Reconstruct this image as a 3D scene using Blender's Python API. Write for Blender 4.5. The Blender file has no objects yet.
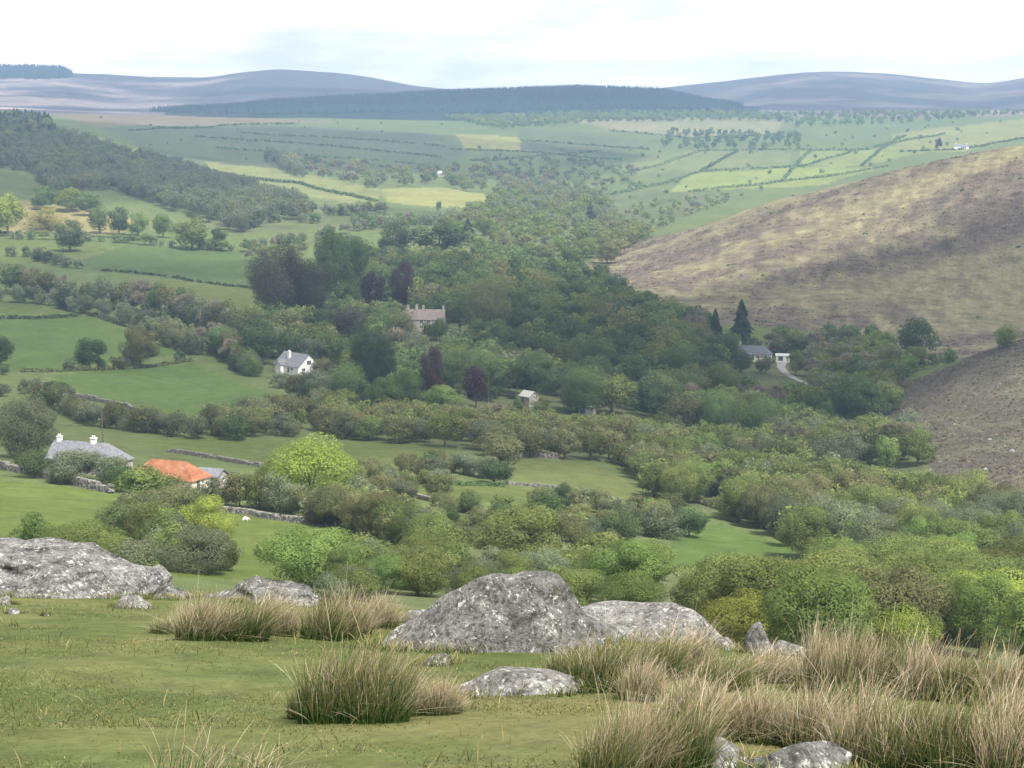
import bpy, math, random
import numpy as np
from mathutils import Vector, Matrix, noise as mnoise

random.seed(7)
RNG = np.random.default_rng(11)
scene = bpy.context.scene
COL = scene.collection
W, H, F = 1024, 768, 1911.0
PITCH = math.atan((384 - 120) / F)
CP, SP = math.cos(PITCH), math.sin(PITCH)
PI = math.pi

# ------------------------------------------------------------------ numbers
def ratio_from_py(py):                       # drop per metre of distance for a picture row
    v = -(np.asarray(py, float) - 384) / F
    return -(v * CP - SP) / (v * SP + CP)

def py_from_ratio(r):
    return 384 + F * np.tan(np.arctan(r) - PITCH)

def project(x, y, z):
    d = y * CP - z * SP
    return 512 + F * x / d, 384 - F * (y * SP + z * CP) / d, d

def hash2(ix, iy, seed):
    n = (ix.astype(np.int64) * 374761393 + iy.astype(np.int64) * 668265263 + seed * 144665) & 0xFFFFFFFF
    n = ((n ^ (n >> 13)) * 1274126177) & 0xFFFFFFFF
    n = ((n ^ (n >> 16)) * 2246822519) & 0xFFFFFFFF
    return ((n ^ (n >> 15)) & 0xFFFFFF) / float(0xFFFFFF)

def vnoise(x, y, seed=0):
    x = np.asarray(x, float); y = np.asarray(y, float)
    ix = np.floor(x); iy = np.floor(y); fx = x - ix; fy = y - iy
    fx = fx * fx * (3 - 2 * fx); fy = fy * fy * (3 - 2 * fy)
    a = hash2(ix, iy, seed); b = hash2(ix + 1, iy, seed)
    c = hash2(ix, iy + 1, seed); d = hash2(ix + 1, iy + 1, seed)
    return a + (b - a) * fx + (c - a) * fy + (a - b - c + d) * fx * fy

def fbm(x, y, oct=4, seed=0):
    s = 0; a = .5; t = 0
    for k in range(oct):
        s = s + a * vnoise(x * 2 ** k + 17.3 * k, y * 2 ** k - 9.1 * k, seed + k); t += a; a *= .5
    return s / t

def pchip(xk, yk, x):
    """monotone cubic; xk (n), yk (n,...) , x (m) -> (m,...)"""
    xk = np.asarray(xk, float); yk = np.asarray(yk, float)
    h = np.diff(xk)
    sh = (-1,) + (1,) * (yk.ndim - 1)
    dl = np.diff(yk, axis=0) / h.reshape(sh)
    m = np.zeros_like(yk)
    a, b = dl[:-1], dl[1:]
    ok = a * b > 0
    den = np.where(ok, a + b, 1)
    m[1:-1] = np.where(ok, 2 * a * b / den, 0)
    m[0] = dl[0]; m[-1] = dl[-1]
    x = np.clip(x, xk[0], xk[-1])
    i = np.clip(np.searchsorted(xk, x, side='right') - 1, 0, len(xk) - 2)
    hh = h[i].reshape(sh); t = ((x - xk[i]) / h[i]).reshape(sh)
    t2 = t * t; t3 = t2 * t
    return (2*t3-3*t2+1)*yk[i] + (t3-2*t2+t)*hh*m[i] + (-2*t3+3*t2)*yk[i+1] + (t3-t2)*hh*m[i+1]

def inpoly(px, py, poly):
    px = np.asarray(px); py = np.asarray(py)
    r = np.zeros(np.broadcast(px, py).shape, bool)
    n = len(poly); j = n - 1
    for i in range(n):
        xi, yi = poly[i]; xj, yj = poly[j]
        if yi != yj:
            r ^= ((yi > py) != (yj > py)) & (px < (xj - xi) * (py - yi) / (yj - yi) + xi)
        j = i
    return r

# ------------------------------------------------------------------ terrain heights
COLS = [-600, 0, 200, 400, 600, 800, 1024, 1700]
ROWS = [
 (1.0, [2400]*8), (2.5, [1560]*8), (5, [1090]*8), (8, [857]*8), (12, [740, 740, 740, 740, 740, 742, 746, 760]),
 (16, [682, 682, 682, 682, 682, 684, 690, 730]),
 (20, [640, 642, 643, 645, 650, 660, 703, 790]),
 (26, [608, 610, 612, 614, 630, 668, 716, 830]),
 (33, [584, 588, 592, 606, 634, 685, 728, 850]),
 (45, [582, 592, 602, 624, 655, 700, 735, 850]),
 (70, [578, 594, 612, 634, 660, 705, 735, 830]),
 (120, [566, 584, 606, 630, 650, 690, 715, 780]),
 (200, [545, 560, 582, 600, 618, 645, 660, 700]),
 (300, [505, 515, 535, 550, 568, 588, 595, 600]),
 (400, [468, 475, 490, 500, 520, 538, 540, 520]),
 (500, [438, 446, 456, 462, 480, 500, 490, 440]),
 (650, [400, 402, 412, 418, 432, 452, 405, 320]),
 (760, [372, 373, 382, 388, 402, 424, 345, 260]),
 (900, [345, 345, 345, 347, 358, 378, 356, 300]),
 (1100, [300, 298, 302, 302, 314, 328, 334, 280]),
 (1400, [245, 246, 250, 252, 264, 226, 190, 120]),
 (1550, [225, 226, 228, 232, 248, 196, 140, 60]),
 (1800, [190, 195, 205, 213, 232, 215, 165, 80]),
 (2200, [148, 152, 190, 194, 208, 210, 175, 100]),
 (2600, [118, 124, 163, 176, 192, 192, 172, 120]),
 (3200, [112, 120, 141, 153, 166, 160, 150, 130]),
 (4200, [108, 114, 121, 124, 125, 128, 124, 120]),
 (4700, [106, 111, 117, 118, 117, 115, 114, 112]),
]
ROWS2 = [
 (5600, [(-600,102),(0,106),(100,110),(180,110),(300,102),(430,95),(560,90),(650,93),(720,106),(800,110),(1024,110),(1700,104)]),
 (6600, [(-600,96),(0,96),(60,97),(130,106),(200,106),(300,100),(430,102),(560,106),(700,108),(780,100),(830,98),(960,102),(1024,98),(1700,90)]),
 (8600, [(-600,74),(0,72),(100,75),(200,78),(240,73),(280,70),(330,73),(380,80),(430,87),(560,96),(640,91),(720,81),(780,74),(830,71),(880,73),(930,79),(975,83),(1024,77),(1150,68),(1700,74)]),
 (10000, [(-600,84),(0,80),(280,80),(430,97),(560,104),(720,92),(830,81),(975,92),(1024,90),(1700,88)]),
 (12500, [(-600,105),(500,105),(1700,105)]),
]
S_IN = np.linspace(-.292, .292, 520)
S_OUT = np.concatenate([np.linspace(-1.0, -.4, 14), np.linspace(-.39, -.297, 24)])
SG = np.concatenate([S_OUT, S_IN, -S_OUT[::-1]])
LY = np.linspace(math.log(1.0), math.log(9700.), 740)
YG = np.exp(LY)
PXG = 512 + F * SG
rows = []; rl = []
for y, ys in ROWS:
    rows.append(pchip(COLS, ys, PXG)); rl.append(math.log(y))
for y, pts in ROWS2:
    rows.append(pchip([p[0] for p in pts], [p[1] for p in pts], PXG)); rl.append(math.log(y))
PYG = pchip(rl, np.array(rows), LY)                  # picture row of the ground, (nY, nS)
XG = SG[None, :] * YG[:, None]; YYG = np.repeat(YG[:, None], len(SG), 1)
ZG = -YYG * ratio_from_py(PYG)
# uneven ground
amp = np.interp(LY, np.log([3, 15, 40, 150, 500, 1500, 4000, 9000]), [.01, .05, .25, .8, 1.6, 4, 6, 9])[:, None]
lam = np.interp(LY, np.log([3, 15, 40, 150, 500, 1500, 4000, 9000]), [1, 2.5, 8, 30, 70, 160, 350, 600])[:, None]
NB = np.zeros_like(ZG)
for wl, lo, hi in ((2.2, 0, 60), (9, 12, 400), (45, 80, 2500), (220, 700, 9e9), (700, 3000, 9e9)):
    wgt = np.clip((YYG - lo * .7) / max(lo * .6, 1e-3), 0, 1) * np.clip((hi * 1.4 - YYG) / (hi * .8), 0, 1)
    a = {2.2: .065, 9: .2, 45: 1.0, 220: 4.5, 700: 9}[wl]
    NB += wgt * a * (fbm(XG / wl + 5, YYG / wl + 3, 3, int(wl)) - .5) * 2
ZG = ZG + NB

def hgt(x, y):
    x = np.asarray(x, float); y = np.maximum(np.asarray(y, float), 1.01)
    s = np.clip(x / y, SG[0], SG[-1])
    fi = np.clip((np.log(y) - LY[0]) / (LY[1] - LY[0]), 0, len(LY) - 1.001)
    i = fi.astype(int); fi = fi - i
    fj = np.interp(s, SG, np.arange(len(SG))); j = np.clip(fj.astype(int), 0, len(SG) - 2); fj = fj - j
    # interpolate drop ratio (smooth in perspective space)
    z00 = ZG[i, j]; z01 = ZG[i, j+1]; z10 = ZG[i+1, j]; z11 = ZG[i+1, j+1]
    return (z00*(1-fj) + z01*fj)*(1-fi) + (z10*(1-fj) + z11*fj)*fi

def ground_at(px, py, ymin=3.0, ymax=12000):
    """where the sight line through a spot of the photo first meets the ground"""
    u = (px - 512) / F; v = -(py - 384) / F
    dy = v * SP + CP; dz = v * CP - SP
    ys = np.exp(np.linspace(math.log(ymin), math.log(ymax), 4000))
    xs = u / dy * ys
    g = hgt(xs, ys) >= ys * dz / dy
    k = int(np.argmax(g)) if g.any() else len(ys) - 1
    y = ys[k]; x = xs[k]
    return x, y, float(hgt(x, y))

def at(px, Y):                                # a spot of ground at distance Y
    x = (px - 512) / F * Y
    for _ in range(4):
        z = float(hgt(x, Y)); x = (px - 512) / F * (Y * CP - z * SP)
    return x, Y, float(hgt(x, Y))

# ------------------------------------------------------------------ node helpers
def mat_new(name):
    m = bpy.data.materials.new(name); m.use_nodes = True
    nt = m.node_tree; nt.nodes.clear()
    out = nt.nodes.new('ShaderNodeOutputMaterial')
    return m, nt, out

def nd(nt, t, **kw):
    n = nt.nodes.new(t)
    for k, v in kw.items():
        if hasattr(n, k): setattr(n, k, v)
        else: n.inputs[k].default_value = v
    return n

def lk(nt, a, b): nt.links.new(a, b)

def ramp(nt, fac, stops):
    r = nt.nodes.new('ShaderNodeValToRGB')
    e = r.color_ramp.elements
    while len(e) > 1: e.remove(e[-1])
    e[0].position = stops[0][0]; e[0].color = tuple(stops[0][1]) + (1,)
    for p, c in stops[1:]:
        k = e.new(p); k.color = tuple(c) + (1,)
    if fac is not None: lk(nt, fac, r.inputs[0])
    return r

def mixc(nt, fac, a, b, blend='MIX'):
    n = nt.nodes.new('ShaderNodeMix'); n.data_type = 'RGBA'; n.blend_type = blend
    for sock, v in ((n.inputs[0], fac), (n.inputs[6], a), (n.inputs[7], b)):
        if hasattr(v, 'is_linked'): lk(nt, v, sock)
        elif isinstance(v, (int, float)): sock.default_value = v
        else: sock.default_value = tuple(v) + (1,)
    return n.outputs[2]

def noise_n(nt, vec, scale, detail=4, rough=.55):
    n = nt.nodes.new('ShaderNodeTexNoise'); n.inputs['Scale'].default_value = scale
    n.inputs['Detail'].default_value = detail; n.inputs['Roughness'].default_value = rough
    if vec is not None: lk(nt, vec, n.inputs['Vector'])
    return n.outputs['Fac']

def bump(nt, h, strength, dist):
    b = nt.nodes.new('ShaderNodeBump'); b.inputs['Strength'].default_value = strength
    b.inputs['Distance'].default_value = dist; lk(nt, h, b.inputs['Height'])
    return b.outputs['Normal']

def principled(nt, out, col, rough=.9, normal=None, spec=.2):
    p = nt.nodes.new('ShaderNodeBsdfPrincipled')
    if hasattr(col, 'is_linked'): lk(nt, col, p.inputs['Base Color'])
    else: p.inputs['Base Color'].default_value = tuple(col) + (1,)
    p.inputs['Roughness'].default_value = rough
    p.inputs['Specular IOR Level'].default_value = spec
    if normal is not None: lk(nt, normal, p.inputs['Normal'])
    lk(nt, p.outputs[0], out.inputs['Surface'])
    return p

def geo_pos(nt): return nt.nodes.new('ShaderNodeNewGeometry').outputs['Position']
def obj_co(nt): return nt.nodes.new('ShaderNodeTexCoord').outputs['Object']

LEAFM = {}
def leaf_material(name, col, var=.24, trans=.5):
    m, nt, out = mat_new(name)
    pos = geo_pos(nt)
    oi = nt.nodes.new('ShaderNodeObjectInfo'); g = nt.nodes.new('ShaderNodeNewGeometry')
    n1 = noise_n(nt, pos, .35, 3)
    c = np.array(col)
    lo = tuple(c * (1 - var) * np.array([.92, .98, .95])); hi = tuple(c * (1 + var) * np.array([1.08, 1.03, .95]))
    r = ramp(nt, n1, [(.3, lo), (.7, hi)])
    hsv = nt.nodes.new('ShaderNodeHueSaturation'); lk(nt, r.outputs[0], hsv.inputs['Color'])
    mh = nd(nt, 'ShaderNodeMapRange'); lk(nt, oi.outputs['Random'], mh.inputs[0])
    mh.inputs[3].default_value = .483; mh.inputs[4].default_value = .512
    lk(nt, mh.outputs[0], hsv.inputs['Hue'])
    add = nd(nt, 'ShaderNodeMath', operation='MULTIPLY'); add.inputs[1].default_value = 7.31; lk(nt, oi.outputs['Random'], add.inputs[0])
    fr = nd(nt, 'ShaderNodeMath', operation='FRACT'); lk(nt, add.outputs[0], fr.inputs[0])
    mv = nd(nt, 'ShaderNodeMapRange'); lk(nt, fr.outputs[0], mv.inputs[0]); mv.inputs[3].default_value = .72; mv.inputs[4].default_value = 1.28
    mi = nd(nt, 'ShaderNodeMapRange'); lk(nt, g.outputs['Random Per Island'], mi.inputs[0]); mi.inputs[3].default_value = .84; mi.inputs[4].default_value = 1.16
    mm = nd(nt, 'ShaderNodeMath', operation='MULTIPLY'); lk(nt, mv.outputs[0], mm.inputs[0]); lk(nt, mi.outputs[0], mm.inputs[1])
    lk(nt, mm.outputs[0], hsv.inputs['Value'])
    d = nt.nodes.new('ShaderNodeBsdfDiffuse'); t = nt.nodes.new('ShaderNodeBsdfTranslucent')
    lk(nt, hsv.outputs[0], d.inputs[0]); lk(nt, hsv.outputs[0], t.inputs[0])
    mx = nt.nodes.new('ShaderNodeMixShader'); mx.inputs[0].default_value = trans
    lk(nt, d.outputs[0], mx.inputs[1]); lk(nt, t.outputs[0], mx.inputs[2]); lk(nt, mx.outputs[0], out.inputs['Surface'])
    LEAFM[name] = m
    return m

def simple_mat(name, c1, c2, scale, rough=.85, bmp=0, spec=.2, detail=5):
    m, nt, out = mat_new(name)
    co = obj_co(nt)
    n = noise_n(nt, co, scale, detail, .6)
    r = ramp(nt, n, [(.35, c1), (.65, c2)])
    nm = bump(nt, n, .5, bmp) if bmp else None
    principled(nt, out, r.outputs[0], rough, nm, spec)
    return m

leaf_material('leaf_olive', (.168, .210, .074))
leaf_material('leaf_brown_olive', (.176, .188, .090))
leaf_material('leaf_lime', (.245, .295, .070), .18)
leaf_material('leaf_fresh', (.165, .235, .076))
leaf_material('leaf_mid', (.132, .192, .078))
leaf_material('leaf_dark', (.092, .136, .060))
leaf_material('leaf_willow', (.172, .202, .124))
leaf_material('leaf_copper', (.078, .048, .055), .3)
leaf_material('leaf_conifer', (.078, .105, .066))
leaf_material('leaf_larch', (.140, .165, .102))
leaf_material('leaf_pine', (.088, .086, .064))
leaf_material('leaf_yellow', (.290, .280, .095), .2)
leaf_material('twig_grey', (.190, .175, .130), .25, .15)
leaf_material('leaf_forest', (.020, .032, .026), .2, .1)
BARK = simple_mat('bark', (.09, .075, .06), (.16, .14, .115), 6, .95, .02)

# ------------------------------------------------------------------ object helpers
def tag(o, label=None, cat=None, group=None, kind=None):
    if label: o['label'] = label
    if cat: o['category'] = cat
    if group: o['group'] = group
    if kind: o['kind'] = kind
    return o

def mesh_np(name, v, faces, mat=None, smooth=False, cols=None, normals=None):
    """faces: (n,k) array or list of tuples"""
    me = bpy.data.meshes.new(name)
    v = np.asarray(v, np.float32)
    if isinstance(faces, np.ndarray):
        n, k = faces.shape
        me.vertices.add(len(v)); me.vertices.foreach_set('co', v.ravel())
        me.loops.add(n * k); me.loops.foreach_set('vertex_index', faces.astype(np.int32).ravel())
        me.polygons.add(n); me.polygons.foreach_set('loop_start', np.arange(0, n * k, k, dtype=np.int32))
        me.update(calc_edges=True)
    else:
        me.from_pydata([tuple(p) for p in v], [], [tuple(f) for f in faces]); me.update()
    if smooth: me.polygons.foreach_set('use_smooth', np.ones(len(me.polygons), bool))
    if cols is not None:
        ca = me.color_attributes.new('Col', 'FLOAT_COLOR', 'POINT')
        c4 = np.ones((len(v), 4), np.float32); c4[:, :3] = cols
        ca.data.foreach_set('color', c4.ravel())
    if normals is not None:
        me.polygons.foreach_set('use_smooth', np.ones(len(me.polygons), bool)); me.normals_split_custom_set_from_vertices(normals.tolist())
    if mat: me.materials.append(mat)
    return me

def obj(name, me, parent=None, loc=(0, 0, 0)):
    o = bpy.data.objects.new(name, me); COL.objects.link(o); o.location = loc
    if parent: o.parent = parent
    return o

def empty(name, loc, rz=0):
    o = bpy.data.objects.new(name, None); COL.objects.link(o); o.location = loc; o.rotation_euler = (0, 0, rz)
    o.empty_display_size = .5
    return o

# ------------------------------------------------------------------ the land: cover and colour
PXV, PYV, _ = project(XG, YYG, ZG)
land = np.zeros(ZG.shape + (3,)); region = np.zeros(ZG.shape, int)
def paint(mask, c): land[mask] = np.array(c)
wn = fbm(XG / 60, YYG / 60, 4, 3)[..., None]; wf = fbm(XG / 9, YYG / 9, 4, 8)[..., None]
base = np.array([.078, .108, .038]) * (1 - wn) + np.array([.118, .140, .052]) * wn
land[:] = base
FIELDS = [  # outline in the photo, distance range, colour
 ([(70,264),(128,245),(270,253),(262,287),(190,280),(100,270)], 900, 1700, (.085,.150,.050)),
 ([(130,279),(262,290),(255,330),(190,320),(150,300)], 800, 1500, (.115,.165,.050)),
 ([(-80,232),(60,234),(110,250),(60,260),(-80,262)], 1000, 1700, (.110,.165,.050)),
 ([(-80,312),(90,316),(182,352),(150,360),(60,370),(-80,376)], 600, 1200, (.090,.165,.045)),
 ([(48,376),(190,362),(312,410),(235,436),(130,418)], 500, 1000, (.090,.165,.045)),
 ([(-80,296),(20,300),(60,312),(-80,314)], 700, 1300, (.100,.15,.05)),
 ([(120,438),(250,441),(440,444),(432,466),(330,470),(200,458)], 380, 700, (.120,.180,.055)),
 ([(-120,474),(20,482),(110,492),(330,524),(430,556),(440,575),(240,580),(-120,560)], 180, 440, (.105,.165,.042)),
 ([(508,461),(590,463),(642,490),(640,500),(560,495),(510,486)], 330, 640, (.130,.180,.060)),
 ([(680,532),(720,524),(792,548),(795,562),(690,570),(660,560)], 200, 500, (.090,.165,.042)),
 ([(370,478),(500,485),(640,512),(640,520),(500,505),(370,495)], 300, 560, (.105,.155,.045)),
 # beyond the wood
 ([(378,189),(440,187),(494,196),(492,209),(430,207),(388,202)], 1300, 3000, (.25,.29,.10)),
 ([(205,160),(300,172),(384,190),(372,206),(300,196),(210,172)], 1400, 3200, (.200,.250,.090)),
 ([(330,205),(400,208),(500,214),(470,228),(380,228),(330,222)], 1300, 2600, (.105,.150,.060)),
 ([(100,128),(190,122),(430,132),(470,150),(440,172),(300,170),(150,158),(130,140)], 1800, 4500, (.110,.160,.080)),
 ([(40,112),(200,114),(330,122),(190,126),(100,126)], 2300, 4800, (.19,.18,.10)),
 ([(455,134),(500,136),(545,142),(520,151),(465,148)], 1900, 4400, (.260,.300,.090)),
 ([(575,121),(650,117),(785,120),(775,133),(690,138),(610,130)], 2300, 4600, (.210,.240,.120)),
 ([(520,130),(600,132),(660,142),(600,156),(520,150)], 2000, 4400, (.110,.155,.075)),
 ([(800,151),(870,150),(948,134),(935,150),(862,166),(800,166)], 1700, 4500, (.200,.270,.080)),
 ([(690,172),(800,168),(885,166),(820,186),(670,192)], 1700, 4000, (.210,.290,.080)),
 ([(640,158),(700,150),(790,152),(790,166),(690,170),(620,176)], 1700, 4500, (.165,.22,.085)),
 ([(890,134),(1030,118),(1200,110),(1200,130),(1030,136),(960,152),(900,152)], 1700, 4600, (.215,.265,.090)),
 ([(-200,165),(10,172),(50,185),(20,200),(-200,196)], 1300, 2600, (.105,.150,.055)),
 ([(20,200),(70,206),(150,222),(110,236),(0,234)], 1200, 2000, (.24,.24,.10)),
]
FID0 = 10
# woodland floor: leaf litter and undergrowth
for poly, y0, y1 in (
  ([(240,345),(262,330),(312,285),(372,255),(470,250),(520,262),(600,276),(640,305),(700,335),(800,346),(930,358),(890,400),(905,440),(945,500),(1100,540),(1100,740),(600,740),(600,640),(660,572),(790,566),(795,545),(720,520),(640,480),(636,468),(590,460),(510,458),(445,448),(345,436),(330,408),(312,390),(250,362)], 140, 1500),
  ([(440,225),(470,215),(520,190),(640,178),(720,195),(700,212),(640,238),(600,268),(480,262)], 1250, 2600),
  ([(-60,128),(45,124),(160,162),(262,196),(335,208),(385,216),(330,226),(290,230),(240,236),(180,214),(110,190),(55,196),(30,172),(-60,168)], 1300, 2600),
  ([(360,548),(440,545),(560,556),(660,572),(620,640),(380,640)], 160, 330), ([(340,500),(440,512),(560,505),(690,515),(660,545),(560,555),(440,545),(360,530)], 280, 440)):
    m = inpoly(PXV, PYV, poly) & (YYG > y0) & (YYG < y1)
    land[m] = (np.array([.088, .104, .046]) * (.7 + .7 * wf))[m]
for k, (poly, y0, y1, c) in enumerate(FIELDS):
    jit = (fbm(XG / (YYG * .02), np.log(YYG) * 90, 2, 31) - .5) * 3
    m = inpoly(PXV + jit, PYV + jit * .4, poly) & (YYG > y0) & (YYG < y1)
    region[m] = FID0 + k
    n = wn[m] * .5 + wf[m] * .5
    land[m] = np.array(c) * (np.array([1.0, .84, .84]) if y0 < 1200 else np.array([.95, .82, .84])) * (.52 + .58 * n)
# moorland hillsides
MOOR = [(585,266),(640,236),(700,212),(860,176),(1024,134),(1500,0),(1900,0),(1900,345),(1024,346),(930,372),(880,340),(800,330),(700,322),(640,305)]
SPUR = [(876,408),(900,386),(1024,336),(1500,200),(1900,200),(1900,640),(1024,520),(945,500),(925,455)]
m1 = inpoly(PXV, PYV, MOOR) & (YYG > 850) & (YYG < 1650)
m2 = inpoly(PXV, PYV, SPUR) & (YYG > 380) & (YYG < 860)
# ground hidden behind the two crests stays moor
m1 |= (PXV > 700) & (YYG > 1450) & (YYG < 1750)
m2 |= (PXV > 960) & (YYG > 740) & (YYG < 870)
mm = m1 | m2
region[m1] = 2; region[m2] = 3
ax = XG * .80 + YYG * .6; ay = -XG * .6 + YYG * .80
st = fbm(ax / 190, ay / 26, 5, 41)[..., None]; st2 = fbm(XG / 11, YYG / 20, 5, 43)[..., None]; st3 = fbm(ax / 260, ay / 110, 3, 47)[..., None]
grass = np.array([.172, .152, .092]) * (1 - st3) + np.array([.205, .188, .105]) * st3
heath = np.array([.082, .066, .053]) * (1 - st2) + np.array([.142, .116, .088]) * st2
hw = np.clip((st - .50) * 4.5 + (st2 - .5) * 3.5 + .48, 0, 1)
moorc = grass * (1 - hw) + heath * hw
moorc = moorc * (.60 + .72 * fbm(XG / 5, YYG / 11, 4, 44)[..., None])
land[m1] = moorc[m1]
hw2 = np.clip((st2 - .5) * 4 + .68, 0, 1)
land[m2] = (np.array([.105, .101, .069]) * (1 - hw2) + np.array([.084, .075, .058]) * hw2)[m2] * (.8 + .4 * wf[m2])
# far hills
far = YYG > 4600
hn = fbm(XG / 900, YYG / 600, 5, 51)[..., None]; hn2 = fbm(XG / 420, YYG / 420, 5, 53)[..., None]
fh = np.array([.055, .050, .055]) * (1 - hn) + np.array([.10, .085, .085]) * hn
pale = np.clip((hn2 - .56) * 7, 0, 1) * .8
leftpale = np.clip((330 - PXV) / 260, 0, 1)[..., None] * np.clip((8400 - YYG) / 500, .25, 1)[..., None]
pale = np.clip(pale * .5 + leftpale * np.clip((hn2 - .40) * 5, 0, 1), 0, 1)
fh = fh * (1 - pale) + np.array([.34, .27, .23]) * pale
land[far] = fh[far]; region[far] = 4
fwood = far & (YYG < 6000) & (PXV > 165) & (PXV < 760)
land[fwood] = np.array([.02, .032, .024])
# near pasture at the viewer's feet and the slope beyond
near = YYG < 55
tn = fbm(XG / .9, YYG / .9, 4, 61)[..., None]; tn2 = fbm(XG / 3.5, YYG / 3.5, 4, 63)[..., None]
tn = np.clip((tn - .5) * 1.7 + .5, 0, 1)
turf = np.array([.064, .088, .030]) * (1 - tn) + np.array([.112, .120, .046]) * tn
dry = np.clip((tn2 - .55) * 6, 0, 1)
turf = turf * (1 - dry * .4) + np.array([.17, .145, .070]) * dry * .4
land[near] = turf[near]; region[near] = 1
mid = (YYG >= 55) & (YYG < 200); region[mid & (region == 0)] = 0

def terrain_mat(name, scale, bumpd, var=.3):
    m, nt, out = mat_new(name)
    at_ = nt.nodes.new('ShaderNodeVertexColor'); at_.layer_name = 'Col'
    pos = geo_pos(nt)
    n1 = noise_n(nt, pos, scale, 6, .65); n2 = noise_n(nt, pos, scale * 5.3, 4, .6)
    r1 = ramp(nt, n1, [(.25, (1 - var,) * 3), (.75, (1 + var * .8,) * 3)])
    r2 = ramp(nt, n2, [(.25, (1 - var * .7,) * 3), (.75, (1 + var * .7,) * 3)])
    c = mixc(nt, 1.0, at_.outputs[0], r1.outputs[0], 'MULTIPLY')
    c = mixc(nt, 1.0, c, r2.outputs[0], 'MULTIPLY')
    principled(nt, out, c, 1.0, bump(nt, n2, .6, bumpd), .05)
    return m
TM = {0: terrain_mat('pasture_mat', .12, .3), 1: terrain_mat('turf_mat', 2.2, .03, .32), 2: terrain_mat('moor_mat', .11, 1.4, .52),
      3: terrain_mat('heather_mat', .16, 1.0, .4), 4: terrain_mat('hill_mat', .012, 6.0, .45), 9: terrain_mat('field_mat', .22, .15, .30)}
nY, nS = ZG.shape
idx = np.arange(nY * nS).reshape(nY, nS)
quads = np.stack([idx[:-1, :-1], idx[:-1, 1:], idx[1:, 1:], idx[1:, :-1]], -1).reshape(-1, 4)
rq = region[:-1, :-1].reshape(-1)
VALL = np.stack([XG, YYG, ZG], -1).reshape(-1, 3); CALL = land.reshape(-1, 3)
def land_object(name, ids, m):
    f = quads[np.isin(rq, ids)]
    if len(f) == 0: return None
    u, inv = np.unique(f, return_inverse=True)
    o = obj(name, mesh_np(name, VALL[u], inv.reshape(f.shape), m, True, CALL[u]))
    return tag(o, kind='structure')
land_object('ground', [1], TM[1]); land_object('valley_ground', [0], TM[0])
land_object('moor_hillside', [2], TM[2]); land_object('heather_slope', [3], TM[3]); land_object('far_hills', [4], TM[4])
for k in range(len(FIELDS)): land_object('field', [FID0 + k], TM[9])
# ground behind the viewer
bk = np.array([[-1, 1.0], [1, 1.0], [40, -3], [40, -40], [-40, -40], [-40, -3]], float)
zb = float(hgt(0, 1.05)) - .02
o = obj('ground', mesh_np('ground', [(-1, 1.02, zb), (1, 1.02, zb), (14, -20, zb + 3.5), (-14, -20, zb + 3.5)], [(0, 3, 2, 1)], TM[1], False, np.tile([.12, .15, .04], (4, 1))))
tag(o, kind='structure')

# ------------------------------------------------------------------ foliage meshes (unit height)
def rand_dirs(n, rng):
    v = rng.normal(size=(n, 3)); return v / np.linalg.norm(v, axis=1, keepdims=True)

def cards(p, nrm, su, sv, rng, upbias=None):
    """quads centred at p, facing nrm; su,sv half sizes"""
    n = len(p)
    a = rand_dirs(n, rng) if upbias is None else upbias
    u = np.cross(a, nrm); u /= np.linalg.norm(u, axis=1, keepdims=True) + 1e-9
    w = np.cross(nrm, u)
    su = su[:, None]; sv = sv[:, None]
    j = 1 + rng.uniform(-.35, .35, (4, n, 1))
    v = np.stack([p - u*su*j[0], p - w*sv*j[1], p + u*su*j[2], p + w*sv*j[3]], 1).reshape(-1, 3)
    f = np.arange(4 * n).reshape(n, 4)
    return v, f

def lobes_dome(rng, k, rx, rz, zc, rlo=.16, rhi=.3, low=-.55):
    L = []
    for i in range(k):
        th = rng.uniform(0, 2*PI); ph = math.asin(rng.uniform(low, 1))
        q = rng.uniform(.55, .82)
        L.append((rx*q*math.cos(th)*math.cos(ph), rx*q*math.sin(th)*math.cos(ph), zc + rz*q*math.sin(ph), rx*rng.uniform(rlo, rhi)*2))
    L.append((0, 0, zc, rx*.62))
    return np.array(L)

def leaf_lobes(L, n, size, rng, jit=.34, flat=.85):
    w = L[:, 3] ** 2; w = w / w.sum()
    i = rng.choice(len(L), n, p=w); d = rand_dirs(n, rng)
    r = L[i, 3] * (1 - .30 * rng.random(n) ** 2.2) * (1 + .055 * rng.normal(size=n))
    p = L[i, :3] + d * r[:, None] * np.array([1, 1, flat])
    nn = d + rng.normal(size=(n, 3)) * jit; nn /= np.linalg.norm(nn, axis=1, keepdims=True)
    s = size * rng.uniform(.55, 1.35, n)
    LAST[0] = np.repeat(d * .75 + (p - np.array([0, 0, .45])) * 1.1 + rng.normal(size=(n, 3)) * .22, 4, 0)
    return cards(p, nn, s, s * rng.uniform(.6, 1, n), rng)
LAST = [None]

def tube(pts, rad, k=6):
    v = []; f = []
    for i, p in enumerate(pts):
        p = Vector(p); q = Vector(pts[min(i+1, len(pts)-1)]) - Vector(pts[max(i-1, 0)])
        q.normalize(); a = q.orthogonal().normalized(); b = q.cross(a)
        for j in range(k):
            t = 2*PI*j/k; v.append(tuple(p + (a*math.cos(t) + b*math.sin(t))*rad[i]))
    for i in range(len(pts)-1):
        for j in range(k):
            f.append((i*k+j, i*k+(j+1) % k, (i+1)*k+(j+1) % k, (i+1)*k+j))
    return v, f

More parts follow.
